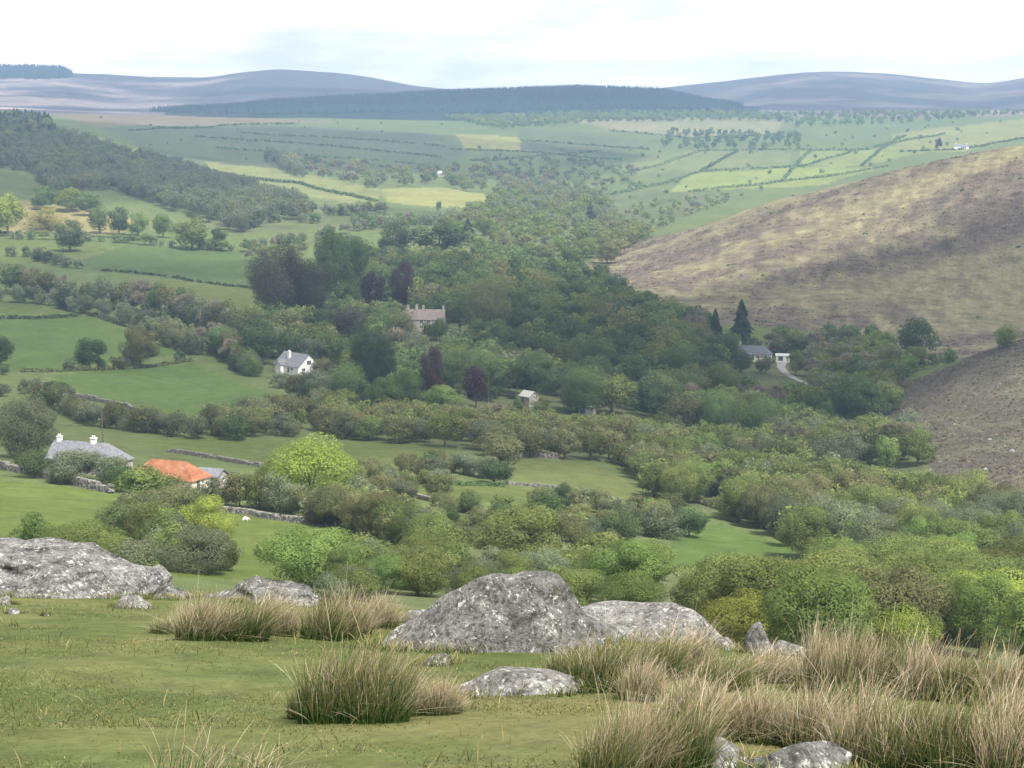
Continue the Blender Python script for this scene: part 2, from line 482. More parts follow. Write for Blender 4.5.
def trunk_mesh(L, rng, r0=.022, top=.75, limbs=7):
    V = []; Fc = []
    def addt(pts, rad, k=6):
        v, f = tube(pts, rad, k); o = len(V); V.extend(v); Fc.extend([tuple(i+o for i in q) for q in f])
    bx, by = rng.uniform(-.02, .02, 2)
    addt([(0, 0, -.06), (0, 0, .02), (bx, by, top*.4), (bx*.4, by*.4, top*.75), (0, 0, top)], [r0*1.6, r0*1.25, r0*.85, r0*.55, r0*.15], 7)
    for i in rng.choice(len(L), min(limbs, len(L)), replace=False):
        c = L[i]; h = min(top*.6, max(.12, c[2]*.55)) * rng.uniform(.6, 1)
        addt([(bx*.8, by*.8, h), (c[0]*.45, c[1]*.45, h + (c[2]-h)*.45 - .02), (c[0]*.95, c[1]*.95, c[2])], [r0*.55, r0*.35, r0*.1], 5)
    return np.array(V), Fc

def conifer(rng, n, size, rx):
    t = rng.random(n) ** .8; th = rng.uniform(0, 2*PI, n)
    tier = np.floor(t*11)/11; rr = rx * (1 - t**1.3) ** .9 * (1 - .3*((t*11) % 1)) * (1 + .22*np.sin(th*3 + tier*19) + .18*np.sin(th*2 + t*13 + 1) + .12*np.sin(t*37)) + .008
    q = 1 - .35*rng.random(n) ** 2
    z = .07 + .93*t - rr*.25*q
    p = np.stack([rr*q*np.cos(th), rr*q*np.sin(th), z], 1)
    nn = np.stack([np.cos(th), np.sin(th), np.full(n, .75)], 1) + rng.normal(size=(n, 3))*.45
    nn /= np.linalg.norm(nn, axis=1, keepdims=True)
    s = size*rng.uniform(.6, 1.4, n)*(1 - .5*t)
    return cards(p, nn, s, s*.7, rng)

def twig_crown(L, n, size, rng):
    w = L[:, 3] ** 2; w = w/w.sum(); i = rng.choice(len(L), n, p=w); d = rand_dirs(n, rng); d[:, 2] = np.abs(d[:, 2])*.9 + .05*d[:, 2]
    r = L[i, 3]*(1 - .55*rng.random(n) ** 1.5)
    p = L[i, :3] + d*r[:, None]
    up = d + rng.normal(size=(n, 3))*.5 + np.array([0, 0, .35]); up /= np.linalg.norm(up, axis=1, keepdims=True)
    side = np.cross(up, rand_dirs(n, rng)); side /= np.linalg.norm(side, axis=1, keepdims=True) + 1e-9
    hl = (size*rng.uniform(1.2, 3, n))[:, None]; hw = (size*rng.uniform(.16, .34, n))[:, None]
    v = np.stack([p - up*hl - side*hw, p - up*hl + side*hw, p + up*hl + side*hw*.3, p + up*hl - side*hw*.3], 1).reshape(-1, 3)
    return v, np.arange(4*n).reshape(n, 4)

SHAPES = {}
def make_shape(shape, lod, var):
    key = (shape, lod, var)
    if key in SHAPES: return SHAPES[key]
    rng = np.random.default_rng(hash2(np.array([var*7+len(shape)]), np.array([ord(shape[0])*31+ord(shape[-1])]), 5)[0].__mul__(1e6).__int__())
    n, sz = {0: (30000, .0086), 1: (6500, .0165), 2: (1400, .032), 3: (260, .068)}[lod]
    trunk = None; LAST[0] = None
    if shape == 'dome':                       # broad spreading oak: width about 1.5 heights at sx=1 -> radius .5
        L = lobes_dome(rng, 34 if lod < 2 else 20, .50, .46, .52, .12, .21, -.85); v, f = leaf_lobes(L, n, sz*1.15, rng); tr = (.024, .7)
    elif shape == 'round':
        L = lobes_dome(rng, 32 if lod < 2 else 18, .42, .48, .53, .12, .22, -.9); v, f = leaf_lobes(L, n, sz, rng); tr = (.022, .75)
    elif shape == 'tall':
        L = np.array([(rng.normal()*.10, rng.normal()*.10, z, .13 + .10*math.sin(PI*min(1, (z-.1)/.95))*rng.uniform(.8, 1.2)) for z in rng.uniform(.2, .88, 24 if lod < 2 else 13)])
        v, f = leaf_lobes(L, n, sz*.9, rng, .34, 1.0); tr = (.018, .85)
    elif shape == 'bush':
        L = lobes_dome(rng, 30 if lod < 2 else 18, .5, .52, .44, .13, .23, -.8); v, f = leaf_lobes(L, n, sz*1.1, rng); tr = (.018, .5)
    elif shape == 'twig':
        L = lobes_dome(rng, 24 if lod < 2 else 13, .44, .46, .53, .12, .22, -.6); v, f = twig_crown(L, int(n*1.15), sz*1.1, rng); tr = (.022, .8)
    else:
        L = np.array([(0, 0, .5, .1), (.03, 0, .4, .1)]); v, f = conifer(rng, n, sz*1.3, .22); tr = (.016, .95)
    v[:, 2] = np.maximum(v[:, 2], -.03)
    zt = np.percentile(v[:, 2], 99.7); v[:, 2] *= 1/zt
    if lod <= 1:
        tv, tf = trunk_mesh(L, rng, *tr, limbs=9 if shape != 'cone' else 1); trunk = mesh_np(shape + '_trunk', tv, tf, BARK, True)
    nrm = LAST[0]
    if nrm is not None: nrm = nrm/np.linalg.norm(nrm, axis=1, keepdims=True)
    me = mesh_np(shape + '_crown', v, f, LEAFM['leaf_mid'], normals=nrm)
    SHAPES[key] = (me, trunk, (v, f))
    return SHAPES[key]

HW = {'dome': .60, 'round': .50, 'tall': .27, 'bush': .58, 'twig': .52, 'cone': .22}   # half width of the unit shapes

KIND = {  # kind: (object name, category, shape, leaf material, look)
 'oak': ('oak_tree', 'tree', 'dome', 'leaf_olive', 'olive green oak'),
 'brown': ('oak_tree', 'tree', 'dome', 'leaf_brown_olive', 'brownish budding oak'),
 'lime': ('sycamore_tree', 'tree', 'dome', 'leaf_lime', 'bright lime green broad tree'),
 'limedome': ('sycamore_tree', 'tree', 'bush', 'leaf_lime', 'bright lime green domed tree'),
 'fresh': ('broadleaf_tree', 'tree', 'round', 'leaf_fresh', 'fresh green round tree'),
 'mid': ('broadleaf_tree', 'tree', 'round', 'leaf_mid', 'mid green round tree'),
 'dark': ('broadleaf_tree', 'tree', 'round', 'leaf_dark', 'dark green round tree'),
 'willow': ('willow_tree', 'tree', 'bush', 'leaf_willow', 'grey green bushy willow'),
 'copper': ('copper_beech', 'tree', 'round', 'leaf_copper', 'dark purple copper beech'),
 'conifer': ('conifer_tree', 'tree', 'cone', 'leaf_conifer', 'dark pointed conifer'),
 'larch': ('larch_tree', 'tree', 'cone', 'leaf_larch', 'grey green pointed larch'),
 'tlarch': ('larch_tree', 'tree', 'tall', 'leaf_larch', 'grey green slender larch'),
 'spruce': ('conifer_tree', 'tree', 'tall', 'leaf_conifer', 'dark slender conifer'),
 'pine': ('pine_tree', 'tree', 'tall', 'leaf_pine', 'tall dark brownish pine'),
 'tallmid': ('ash_tree', 'tree', 'tall', 'leaf_mid', 'tall mid green tree'),
 'tallpale': ('ash_tree', 'tree', 'tall', 'leaf_brown_olive', 'tall pale brownish tree'),
 'bare': ('bare_tree', 'tree', 'twig', 'twig_grey', 'grey brown leafless tree'),
 'yellow': ('gorse_bush', 'bush', 'bush', 'leaf_yellow', 'yellow flowering bush'),
 'bmid': ('hawthorn_bush', 'bush', 'bush', 'leaf_mid', 'mid green round bush'),
 'bdark': ('holly_bush', 'bush', 'bush', 'leaf_dark', 'dark green round bush'),
 'bolive': ('sallow_bush', 'bush', 'bush', 'leaf_olive', 'olive green bush'),
 'bfresh': ('hazel_bush', 'bush', 'bush', 'leaf_fresh', 'fresh green leafy bush'),
 'bwillow': ('willow_bush', 'bush', 'bush', 'leaf_willow', 'grey green willow bush'),
 'bbrown': ('thorn_bush', 'bush', 'bush', 'leaf_brown_olive', 'brownish thorn bush'),
}
TREES = []      # dicts
def add_tree(kind, x, y, hm, wm, label=None, fixed=False):
    z = float(hgt(x, y)); px, py, d = project(x, y, z)
    TREES.append(dict(kind=kind, x=x, y=y, z=z, h=hm, w=wm, px=px, py=py, hp=hm*F/d, wp=wm*F/d, label=label, fixed=fixed, zone=None))
    return TREES[-1]

# buildings, and the part of the photo in front of each that stays open
CLEAR = [ # x0,y0,x1,y1,distance
 (56, 439, 132, 458, 438), (148, 454, 212, 480, 425), (272, 350, 324, 371, 800), (412, 306, 446, 327, 955),
 (521, 394, 538, 403, 690), (738, 338, 790, 354, 955), (776, 358, 800, 380, 955), (945, 136, 972, 147, 2800), (686, 530, 788, 554, 300), (514, 465, 634, 492, 400), (250, 512, 310, 535, 235), (770, 357, 796, 378, 955)]
def blocked(px, py, hp, wp, y):
    for x0, y0, x1, y1, d in CLEAR:
        if y < d and px + wp*.5 > x0 + 1 and px - wp*.5 < x1 - 1 and py - hp < y1 - 2 and py > y0: return True
        if abs(px - (x0+x1)/2) < (x1-x0)/2 + wp*.25 and abs(y - d) < d*.018: return True
    return False

# single trees and bushes: foot x, top y, foot y, width (photo), kind, label
ONE = [
 (310,434,512,116,'limedome','large bright lime green dome tree beside the orange roofed barn'),
 (275,464,508,62,'oak','olive green oak with bare trunk in front of the lime green tree'),
 (207,496,542,76,'limedome','bright yellow green bush tree below the orange roofed barn'),
 (146,466,508,74,'fresh','fresh green bushy tree hiding the lower edge of the orange roof'),
 (120,466,492,36,'bmid','mid green bush between the slate farmhouse and orange barn'),
 (172,487,535,86,'bbrown','brownish olive thorn bush behind the bright yellow green bush'),
 (115,503,532,44,'bmid','small green bush in the field below the slate farmhouse'),
 (36,512,548,54,'bfresh','yellowish green bush at the left edge of the near field'),
 (82,518,566,104,'bolive','wide olive bush just above the pale rock outcrop'),
 (192,526,572,96,'bwillow','grey green willow bush below the bright yellow green bush'),
 (136,540,570,60,'bwillow','low grey bush right of the wide olive bush'),
 (312,530,592,124,'bfresh','broad fresh green bush above the pale flat rocks'),
 (418,548,598,84,'bolive','olive bush left of the big lichened boulder'),
 (26,394,458,74,'twg','pale grey green willow standing left of the slate farmhouse'),
 (78,450,480,66,'bwillow','grey bush in front of the slate farmhouse'),
 (34,450,478,40,'bdark','dark green bush at the left end of the slate farmhouse'),
 (515,506,566,122,'oak','big olive oak dome above the lichened boulder'),
 (445,414,447,48,'oak','yellowish oak beside the end of the pale field'),
 (70,220,252,34,'dark','dark round tree standing alone on the upper left field edge'),
 (90,338,370,38,'bdark','dark bush standing in the middle left field'),
 (140,325,368,46,'brown','brown olive tree right of the dark field bush'),
 (2,335,366,30,'bdark','dark bush cut by the left edge of the photo'),
 (100,206,234,26,'mid','mid green tree with clear trunk beside the yellow slope'),
 (119,207,235,26,'dark','dark tree with clear trunk below the conifer plantation'),
 (138,212,236,26,'fresh','pale green tree right of the two trunked trees'),
 (163,214,238,28,'fresh','pale fresh green tree under the conifer plantation edge'),
 (192,217,250,44,'oak','olive oak at the top edge of the upper green field'),
 (218,228,250,22,'dark','small dark tree at the top edge of the upper green field'),
 (8,194,236,44,'lime','sunlit lime green tree at the left photo edge'),
 (44,186,210,36,'fresh','sunlit fresh green tree above the yellow slope'),
 (68,188,212,38,'lime','lime green tree above the yellow slope'),
 (90,192,216,34,'mid','mid green tree at the right of the yellow slope'),
 (46,206,230,44,'yellow','wide yellow bush on the sunlit slope'),
 (272,250,330,36,'pine','tallest brown pine at the left edge of the valley wood'),
 (292,246,326,32,'pine','brown pine just right of the tallest brown pine'),
 (312,262,326,30,'pine','third brown pine from the left edge of the valley wood'),
 (335,228,310,44,'dark','tall dark tree rising behind the brown pines'),
 (352,238,300,40,'mid','tall green tree behind the dark left edge trees'),
 (372,272,312,32,'copper','copper beech behind and left of the chimneyed manor'),
 (403,262,312,30,'copper','tall copper beech directly behind the chimneyed manor'),
 (460,290,332,38,'mid','neat round green tree at the right end of the manor'),
 (489,276,338,38,'tallpale','pale brownish tall tree right of the manor garden'),
 (432,346,402,28,'copper','copper beech below the manor beside a round green tree'),
 (476,366,408,30,'copper','copper beech at the lower edge of the valley wood'),
 (452,350,394,54,'mid','leafy green tree between two copper beeches below the manor'),
 (442,385,412,44,'fresh','low fresh green tree beneath the copper beeches'),
 (536,351,402,62,'dark','broad dark green tree above the small stone outhouse'),
 (366,322,402,26,'spruce','broad dark conifer between white cottage and manor'),
 (382,330,402,22,'spruce','second dark conifer between white cottage and manor'),
 (350,305,345,34,'pine','dark brown crown behind the conifers left of the manor'),
 (715,308,352,20,'conifer','dark conifer left of the slate roofed house by the moor'),
 (741,299,347,24,'conifer','taller dark conifer behind the slate roofed house'),
 (917,318,360,50,'dark','dark round tree at the foot of the moor'),
 (1006,325,348,28,'bolive','lone olive bush on the moor crest at the right edge'),
 (858,376,432,74,'dark','big dark green tree beneath the heather slope'),
 (395,222,256,52,'dark','dark domed tree at the left of the wood top'),
 (440,224,258,66,'dark','dark wide crown along the top of the wood'),
 (740,592,652,98,'limedome','lime green dome tree just above the pointed stone'),
 (900,602,655,92,'limedome','lime green tree rising above the rush crest'),
 (980,572,640,90,'fresh','fresh green tree at the right edge of the near wood'),
 (630,570,615,80,'bfresh','fresh green bush behind the long grey slab'),
 (494,460,484,44,'bdark','dark green bush at the wall corner by the pale field'),
 (464,452,474,40,'bwillow','grey green bush left of the dark wall corner bush'),
 (622,512,540,50,'bdark','dark bush group on the hedge above the small green field'),
 (664,505,538,60,'willow','grey green willow on the hedge above the small green field'),
 (280,371,388,30,'bwillow','grey green bush before the left end of the white cottage'),
 (306,372,388,28,'bmid','green bush right before the white cottage gable'),
 (322,358,380,24,'brown','brownish tree touching the right side of the white cottage'),
 (402,308,338,26,'tallpale','pale tree hiding the left end of the manor'),
 (430,322,340,24,'bdark','dark bush before the manor garden front'),
 (176,476,506,56,'bolive','olive bush in front of the orange barn wall'),
 (214,478,506,40,'bwillow','grey bush in front of the small shed by the barn'),
 (114,456,486,44,'bwillow','grey willow bush before the right end of the slate farmhouse'),
 (741,350,374,30,'mid','green tree before the left half of the slate house'),
 (764,356,374,22,'bbrown','brownish bush before the slate house wall'),
 (796,350,376,22,'fresh','fresh green tree right of the white garage'),
 (518,396,412,20,'bmid','green bush at the left of the stone outhouse'), (540,396,412,22,'bolive','olive bush at the right of the stone outhouse'),
 (66,456,484,46,'bwillow','grey green willow bush before the middle of the slate farmhouse'),
 (440,318,342,18,'fresh','small fresh green tree at the right corner of the manor'),
 (938,138,150,10,'copper','tiny dark red tree beside the far white farmhouse'),
 (712,480,500,26,'bdark','dark bush amid olive oaks right of the hedge'),
]
for px, ty, by, w, kind, lab in ONE:
    if kind == 'twg': kind = 'willow'
    if by > 575: x, y, z = at(px, {312: 215, 418: 210, 740: 190, 900: 185, 980: 200, 630: 205}.get(px, 200))
    else: x, y, z = ground_at(px, by, ymin=60)
    fpx, fpy, d = project(x, y, z)
    add_tree(kind, x, y, (fpy - ty)*d/F, w*d/F, lab, True)

def zone(poly, y0, y1, spacing, kinds, hm, wr=(1.0, 1.45), n=6000, name='', seed=1, keep=None):
    rng = np.random.default_rng(seed)
    xs0 = min(p[0] for p in poly); xs1 = max(p[0] for p in poly)
    pts = []; cell = {}
    ks = list(kinds.keys()); ws = np.array([kinds[k] for k in ks], float); ws /= ws.sum()
    Y = np.sqrt(rng.uniform(y0*y0, y1*y1, n)); PX = rng.uniform(xs0, xs1, n)
    X = (PX - 512)/F*Y; Z = hgt(X, Y); P = project(X, Y, Z)
    ok = inpoly(P[0], P[1], poly)
    for x, y in zip(X[ok], Y[ok]):
        c = (int(x//spacing), int(y//spacing))
        if any((x-a)**2 + (y-b)**2 < spacing**2 for i in (-1, 0, 1) for j in (-1, 0, 1) for a, b in cell.get((c[0]+i, c[1]+j), ())): continue
        # clusters of one kind
        q = float(vnoise(np.array([x/38.]), np.array([y/60.]), seed*3)[0])*.55 + rng.random()*.45
        k = ks[int(np.searchsorted(np.cumsum(ws), min(.999, max(0, (q-.15)/.7))))]
        h = rng.uniform(*hm); shp = KIND[k][2]
        if shp in ('cone', 'tall'): h *= 1.15
        asp = {'dome': 1.15, 'round': .85, 'tall': .5, 'bush': 1.15, 'twig': .95, 'cone': .55}[shp]
        w = h*asp*rng.uniform(*wr)
        z = float(hgt(x, y)); px, py, d = project(x, y, z)
        if blocked(px, py, h*F/d, w*F/d, y): continue
        if any(t['fixed'] and abs(t['px']-px) < (t['wp']*.5 + w*F/d*.2) and y < t['y']*1.02 and y > t['y']*.55 and py - h*F/d < t['py'] - t['hp']*.35 for t in TREES): continue
        cell.setdefault(c, []).append((x, y))
        add_tree(k, x, y, h, w)['zone'] = name

def row(pts, step, kinds, hm, name='', seed=1, wr=(1.0, 1.6), gap=0.0, ymin=60):
    rng = random.Random(seed)
    W3 = [ground_at(*p, ymin=ymin) for p in pts]
    ks = list(kinds.keys()); ws = list(kinds.values())
    for a, b in zip(W3[:-1], W3[1:]):
        L = math.hypot(b[0]-a[0], b[1]-a[1]); n = max(1, int(L/step))
        for i in range(n):
            if rng.random() < gap: continue
            t = (i + rng.uniform(.2, .8))/n
            x = a[0] + (b[0]-a[0])*t + rng.gauss(0, step*.12); y = a[1] + (b[1]-a[1])*t + rng.gauss(0, step*.12)
            h = rng.uniform(*hm); k = rng.choices(ks, ws)[0]; w = h*rng.uniform(*wr)*(.8 if KIND[k][2] in ('round', 'twig') else 1)
            z = float(hgt(x, y)); px, py, d = project(x, y, z)
            if blocked(px, py, h*F/d, w*F/d, y): continue
            add_tree(k, x, y, h, w)['zone'] = name

WOOD = {'mid': 3, 'dark': 3, 'tallmid': 1.2, 'oak': 2, 'brown': .6, 'willow': 1, 'bare': .5, 'fresh': 1}
zone([(240,345),(262,330),(312,285),(372,262),(470,260),(520,272),(600,288),(640,312),(700,340),(725,352),(640,372),(420,340),(380,336),(330,345)], 780, 1500, 11, {'mid':3,'dark':4,'tallmid':1.2,'oak':1.4,'brown':.5,'bare':.3,'tallpale':.5}, (13, 18.5), name='upper', seed=2)
zone([(240,345),(330,345),(380,336),(420,340),(640,372),(725,352),(800,400),(770,445),(690,432),(640,418),(560,416),(450,416),(380,422),(330,408),(312,390),(250,362)], 600, 1100, 10.3, WOOD, (12, 16.5), name='lower', seed=3)
zone([(725,352),(800,346),(850,345),(930,358),(890,400),(905,440),(940,500),(880,505),(800,470),(770,445),(800,400)], 560, 1060, 9.5, {'mid':3,'fresh':1,'oak':2,'willow':2,'brown':1,'bare':1,'dark':1}, (8.5, 13), name='river', seed=4)
zone([(640,440),(690,434),(770,445),(800,470),(880,505),(940,500),(1060,540),(1060,600),(800,560),(795,545),(720,520),(690,510),(650,500),(640,480)], 330, 640, 8.6, {'oak':5,'brown':1.4,'willow':1.4,'fresh':1.2,'bolive':1.4}, (8, 11), name='slope', seed=5)
zone([(800,562),(1060,600),(1100,720),(600,720),(600,640),(660,570),(790,566)], 150, 300, 8.5, {'oak':4.5,'brown':.7,'fresh':1,'lime':.5,'bolive':2}, (8, 10.5), name='near', seed=6, wr=(1.25,1.75))
zone([(330,426),(450,416),(560,413),(660,426),(700,452),(650,484),(636,468),(590,460),(510,458),(500,470),(445,448),(350,440)], 430, 640, 7.5, {'oak':4,'brown':3,'willow':1,'bare':.6,'fresh':.4,'bolive':1}, (7, 9.5), name='belt', seed=7)
zone([(440,545),(560,556),(660,572),(620,640),(380,640),(400,600)], 180, 290, 7.5, {'bolive':3,'oak':2,'bwillow':1.5,'bfresh':1.2}, (4.0, 6.5), name='scrub', seed=8, wr=(1.0,1.6))
zone([(340,500),(440,512),(560,505),(690,515),(660,545),(560,555),(440,545),(360,530)], 285, 430, 8, {'bwillow':3,'bbrown':2,'bolive':2,'bdark':.7}, (3.8, 6), name='thicket', seed=9, wr=(1.0,1.6))
zone([(348,470),(440,476),(445,498),(372,506),(345,492)], 330, 560, 7, {'bwillow':3,'bbrown':3,'bolive':2,'bdark':.5}, (2.5, 5.5), name='thicket', seed=51, wr=(1.0,1.6))
zone([(300,560),(420,556),(450,600),(330,610)], 170, 260, 6, {'bolive':3,'bwillow':2,'bfresh':1,'bbrown':1}, (3.0, 5.0), name='scrub', seed=52, wr=(1.1,1.7))
zone([(205,420),(330,408),(345,424),(330,436),(210,437)], 480, 700, 9, {'oak':2,'bbrown':3,'bwillow':2,'bolive':2}, (5, 8), name='farmhedge', seed=53, wr=(1.0,1.5))
# left valley side: hedgerows and clumps
row([(215,505),(250,508),(330,524),(440,556)], 4.6, {'bwillow':3,'bbrown':1.6,'bolive':2,'willow':1}, (5.5,8), 'nearhedge', 1)
row([(-20,288),(60,302),(170,316),(240,342)], 8, {'willow':2,'bare':2,'brown':2,'mid':1,'bwillow':1,'fresh':.4}, (12,18), 'lefthedge', 2, wr=(.9,1.4))
row([(-20,300),(50,306),(110,318),(200,360)], 9, {'bwillow':2,'willow':2,'bbrown':1,'bdark':1}, (8,12), 'lefthedge', 12, wr=(.9,1.4), gap=.3)
row([(165,338),(215,350),(240,368),(320,405)], 6.5, {'willow':2,'bmid':2,'bare':1,'bbrown':1.5,'mid':.6}, (8,13), 'cottagehedge', 3, wr=(.9,1.4))
row([(40,400),(90,425),(180,438),(240,440)], 6, {'bwillow':3,'bbrown':3,'bdark':.6,'willow':1}, (6,9), 'farmhedge', 4)
row([(200,436),(280,428),(340,416),(345,440)], 8, {'oak':2,'bbrown':2,'bwillow':2,'brown':1}, (7,10), 'farmhedge', 5)
row([(350,474),(430,480),(440,470),(500,482)], 7, {'bwillow':3,'bbrown':2,'bdark':1.4}, (3.5,6.5), 'wallhedge', 6)
row([(560,502),(620,520),(700,540)], 7, {'bwillow':2,'bdark':2,'bbrown':2}, (4,6.5), 'wallhedge', 16)
row([(-30,238),(60,240),(130,244),(270,253)], 8, {'bwillow':3,'bmid':2,'bbrown':2,'oak':1.2,'mid':.8}, (5,10), 'upperhedge', 7, wr=(1.1,1.7))
row([(80,270),(30,258),(-30,255)], 11, {'bwillow':3,'bdark':2,'bare':1}, (6,10), 'upperhedge', 8)
row([(240,262),(300,255),(370,245)], 12, {'willow':3,'bare':2,'brown':2,'fresh':1}, (8,12), 'upperhedge', 9, wr=(1,1.4))
row([(250,252),(320,240),(400,226),(450,224)], 11, {'willow':3,'bare':2,'bmid':1,'bwillow':2}, (8, 12), 'upperhedge', 19, wr=(1,1.5))
row([(130,520),(170,560),(230,572)], 5, {'bwillow':2,'bolive':2,'bbrown':1}, (4.5,6), 'scrub', 29)
row([(330,590),(420,596)], 5, {'bolive':2,'bfresh':1,'bwillow':1}, (4.5,6.5), 'scrub', 31, ymin=150)
row([(-20,376),(60,371),(140,367),(190,360)], 12, {'bdark':2,'bbrown':2,'bwillow':2}, (3.5,6), 'lefthedge', 22, gap=.4)
row([(45,392),(0,398),(-30,400)], 9, {'bwillow':2,'bdark':1}, (4,7), 'farmhedge', 23)
row([(860,350),(900,362),(960,362),(1000,352)], 14, {'bmid':2,'bwillow':2,'mid':1}, (5,9), 'moorfoot', 10, gap=.25)
# plantation on the left hill
zone([(-60,128),(45,124),(160,162),(250,192),(300,206),(310,218),(262,226),(240,234),(180,214),(110,190),(55,196),(30,172),(-60,168)], 1350, 2500, 11, {'larch':2.5,'tlarch':5,'conifer':.4,'tallpale':1,'mid':.5}, (12, 16), name='plantation', seed=21, n=9000)
zone([(-40,118),(40,116),(60,140),(-40,150)], 1500, 2800, 15, {'conifer':3,'dark':2,'fresh':.6}, (13, 18), name='plantation', seed=22)
# beyond the wood: valley floor trees
FARW = {'willow':3,'bare':2,'oak':2,'brown':2,'fresh':2,'mid':1,'dark':.8,'yellow':.35}
zone([(470,215),(520,192),(560,186),(600,200),(620,230),(645,240),(600,268),(560,268),(480,256),(440,225)], 1300, 2500, 21, {'willow':3,'oak':4,'brown':2.5,'fresh':2,'bare':1.2,'lime':.4,'conifer':.2}, (11, 16.5), name='gorge', seed=31)
zone([(600,225),(640,205),(720,195),(760,190),(700,212),(640,238),(615,250)], 1500, 2500, 22, {'willow':2,'bolive':3,'yellow':.5,'bare':1}, (4, 8), name='gorge', seed=32)
zone([(285,160),(380,170),(490,172),(560,180),(500,200),(440,186),(370,188),(300,176)], 1700, 3400, 30, FARW, (10, 16), name='farvalley', seed=33)
zone([(500,155),(600,160),(640,175),(600,195),(520,188),(480,170)], 1900, 3300, 36, FARW, (8, 13), name='farvalley', seed=34)
zone([(440,118),(560,114),(700,114),(800,118),(780,121),(600,123),(500,130)], 3000, 4700, 19, {'fresh':4,'mid':2,'oak':2,'lime':.5}, (12, 17), name='farbelt', seed=35, n=12000)
zone([(670,132),(760,130),(800,128),(800,150),(700,152),(660,148)], 2300, 4000, 30, {'mid':3,'dark':2,'oak':1}, (11, 16), name='farfields', seed=36)
zone([(760,118),(900,112),(1040,108),(1040,114),(900,124),(800,128)], 2800, 4700, 24, {'fresh':3,'mid':3,'dark':1,'oak':1}, (12, 17), name='farbelt', seed=37)
zone([(620,150),(1000,118),(1010,130),(900,160),(720,200),(620,200)], 1800, 4300, 70, {'bmid':3,'bdark':1,'bolive':3,'yellow':.3,'mid':1}, (2.5, 8), name='farfields', seed=38, n=1300)
zone([(80,118),(480,122),(480,165),(150,160)], 2000, 4300, 120, {'bdark':2,'mid':1,'bolive':2}, (2.5, 6), name='strips', seed=39, n=1500)
row([(270,160),(285,170),(300,178)], 26, {'tallpale':1,'willow':2}, (15, 24), 'farvalley', 24, wr=(.7,1))
row([(360,188),(368,188)], 20, {'fresh':1}, (14, 16), 'farvalley', 25)
row([(432,212),(452,214)], 14, {'dark':2,'mid':1}, (11, 14), 'farvalley', 26, wr=(.8,1))
row([(262,212),(330,216),(385,214)], 9, {'willow':2,'tlarch':1,'mid':1,'dark':1}, (9,13), 'farvalley', 28, wr=(.8,1.3))
row([(262,222),(330,224),(390,222),(430,218)], 16, {'willow':2,'bmid':2,'bdark':1}, (6,10), 'farvalley', 27, gap=.2)
# ------------------------------------------------------------------ hedges: one continuous leafy strip each
def hedge(pts, h, w, leaf, label, group=None, ymin=60, per=1.0, name='hedge'):
    rng = np.random.default_rng(int(abs(pts[0][0])*13 + pts[0][1]*7 + len(pts)))
    W3 = [ground_at(*p, ymin=ymin) for p in pts]
    V = []; Fc = []; off = 0
    seg = [math.dist(a[:2], b[:2]) for a, b in zip(W3[:-1], W3[1:])]
    dist = np.mean([p[1] for p in W3]); px_m = F/dist
    cs = max(.10, 1.6/px_m)                              # leaf clump about the size the eye resolves
    x0, y0, z0 = W3[0]
    for (a, b, L) in zip(W3[:-1], W3[1:], seg):
        n = int(per*L*h*2.4/(cs*cs)) + 6
        t = rng.random(n); x = a[0] + (b[0]-a[0])*t; y = a[1] + (b[1]-a[1])*t
        hh = h*(.45 + .9*fbm(x/(h*3) + 3, y/(h*3), 3, 77))
        gap = vnoise(x/(h*5), y/(h*5), 5) > .07
        dx, dy = (b[1]-a[1])/L, -(b[0]-a[0])/L
        q = rng.uniform(-1, 1, n); zz = np.sqrt(np.clip(1 - q*q*.85, 0, 1))*np.sqrt(rng.uniform(.0, 1, n))
        x = x + dx*q*w*.5; y = y + dy*q*w*.5
        z = hgt(x, y) + hh*zz
        p = np.stack([x - x0, y - y0, z - z0], 1)[gap]
        nn = np.stack([dx*q, dy*q, .35 + zz], 1)[gap] + rng.normal(size=(gap.sum(), 3))*.5
        nn /= np.linalg.norm(nn, axis=1, keepdims=True)
        s = cs*rng.uniform(.5, 1.2, len(p))
        v, f = cards(p, nn, s, s*.8, rng); V.append(v); Fc.append(f + off); off += len(v)
    o = obj(name, mesh_np(name, np.concatenate(V), np.concatenate(Fc), LEAFM[leaf]), loc=(x0, y0, z0))
    return tag(o, label, 'hedge', group)

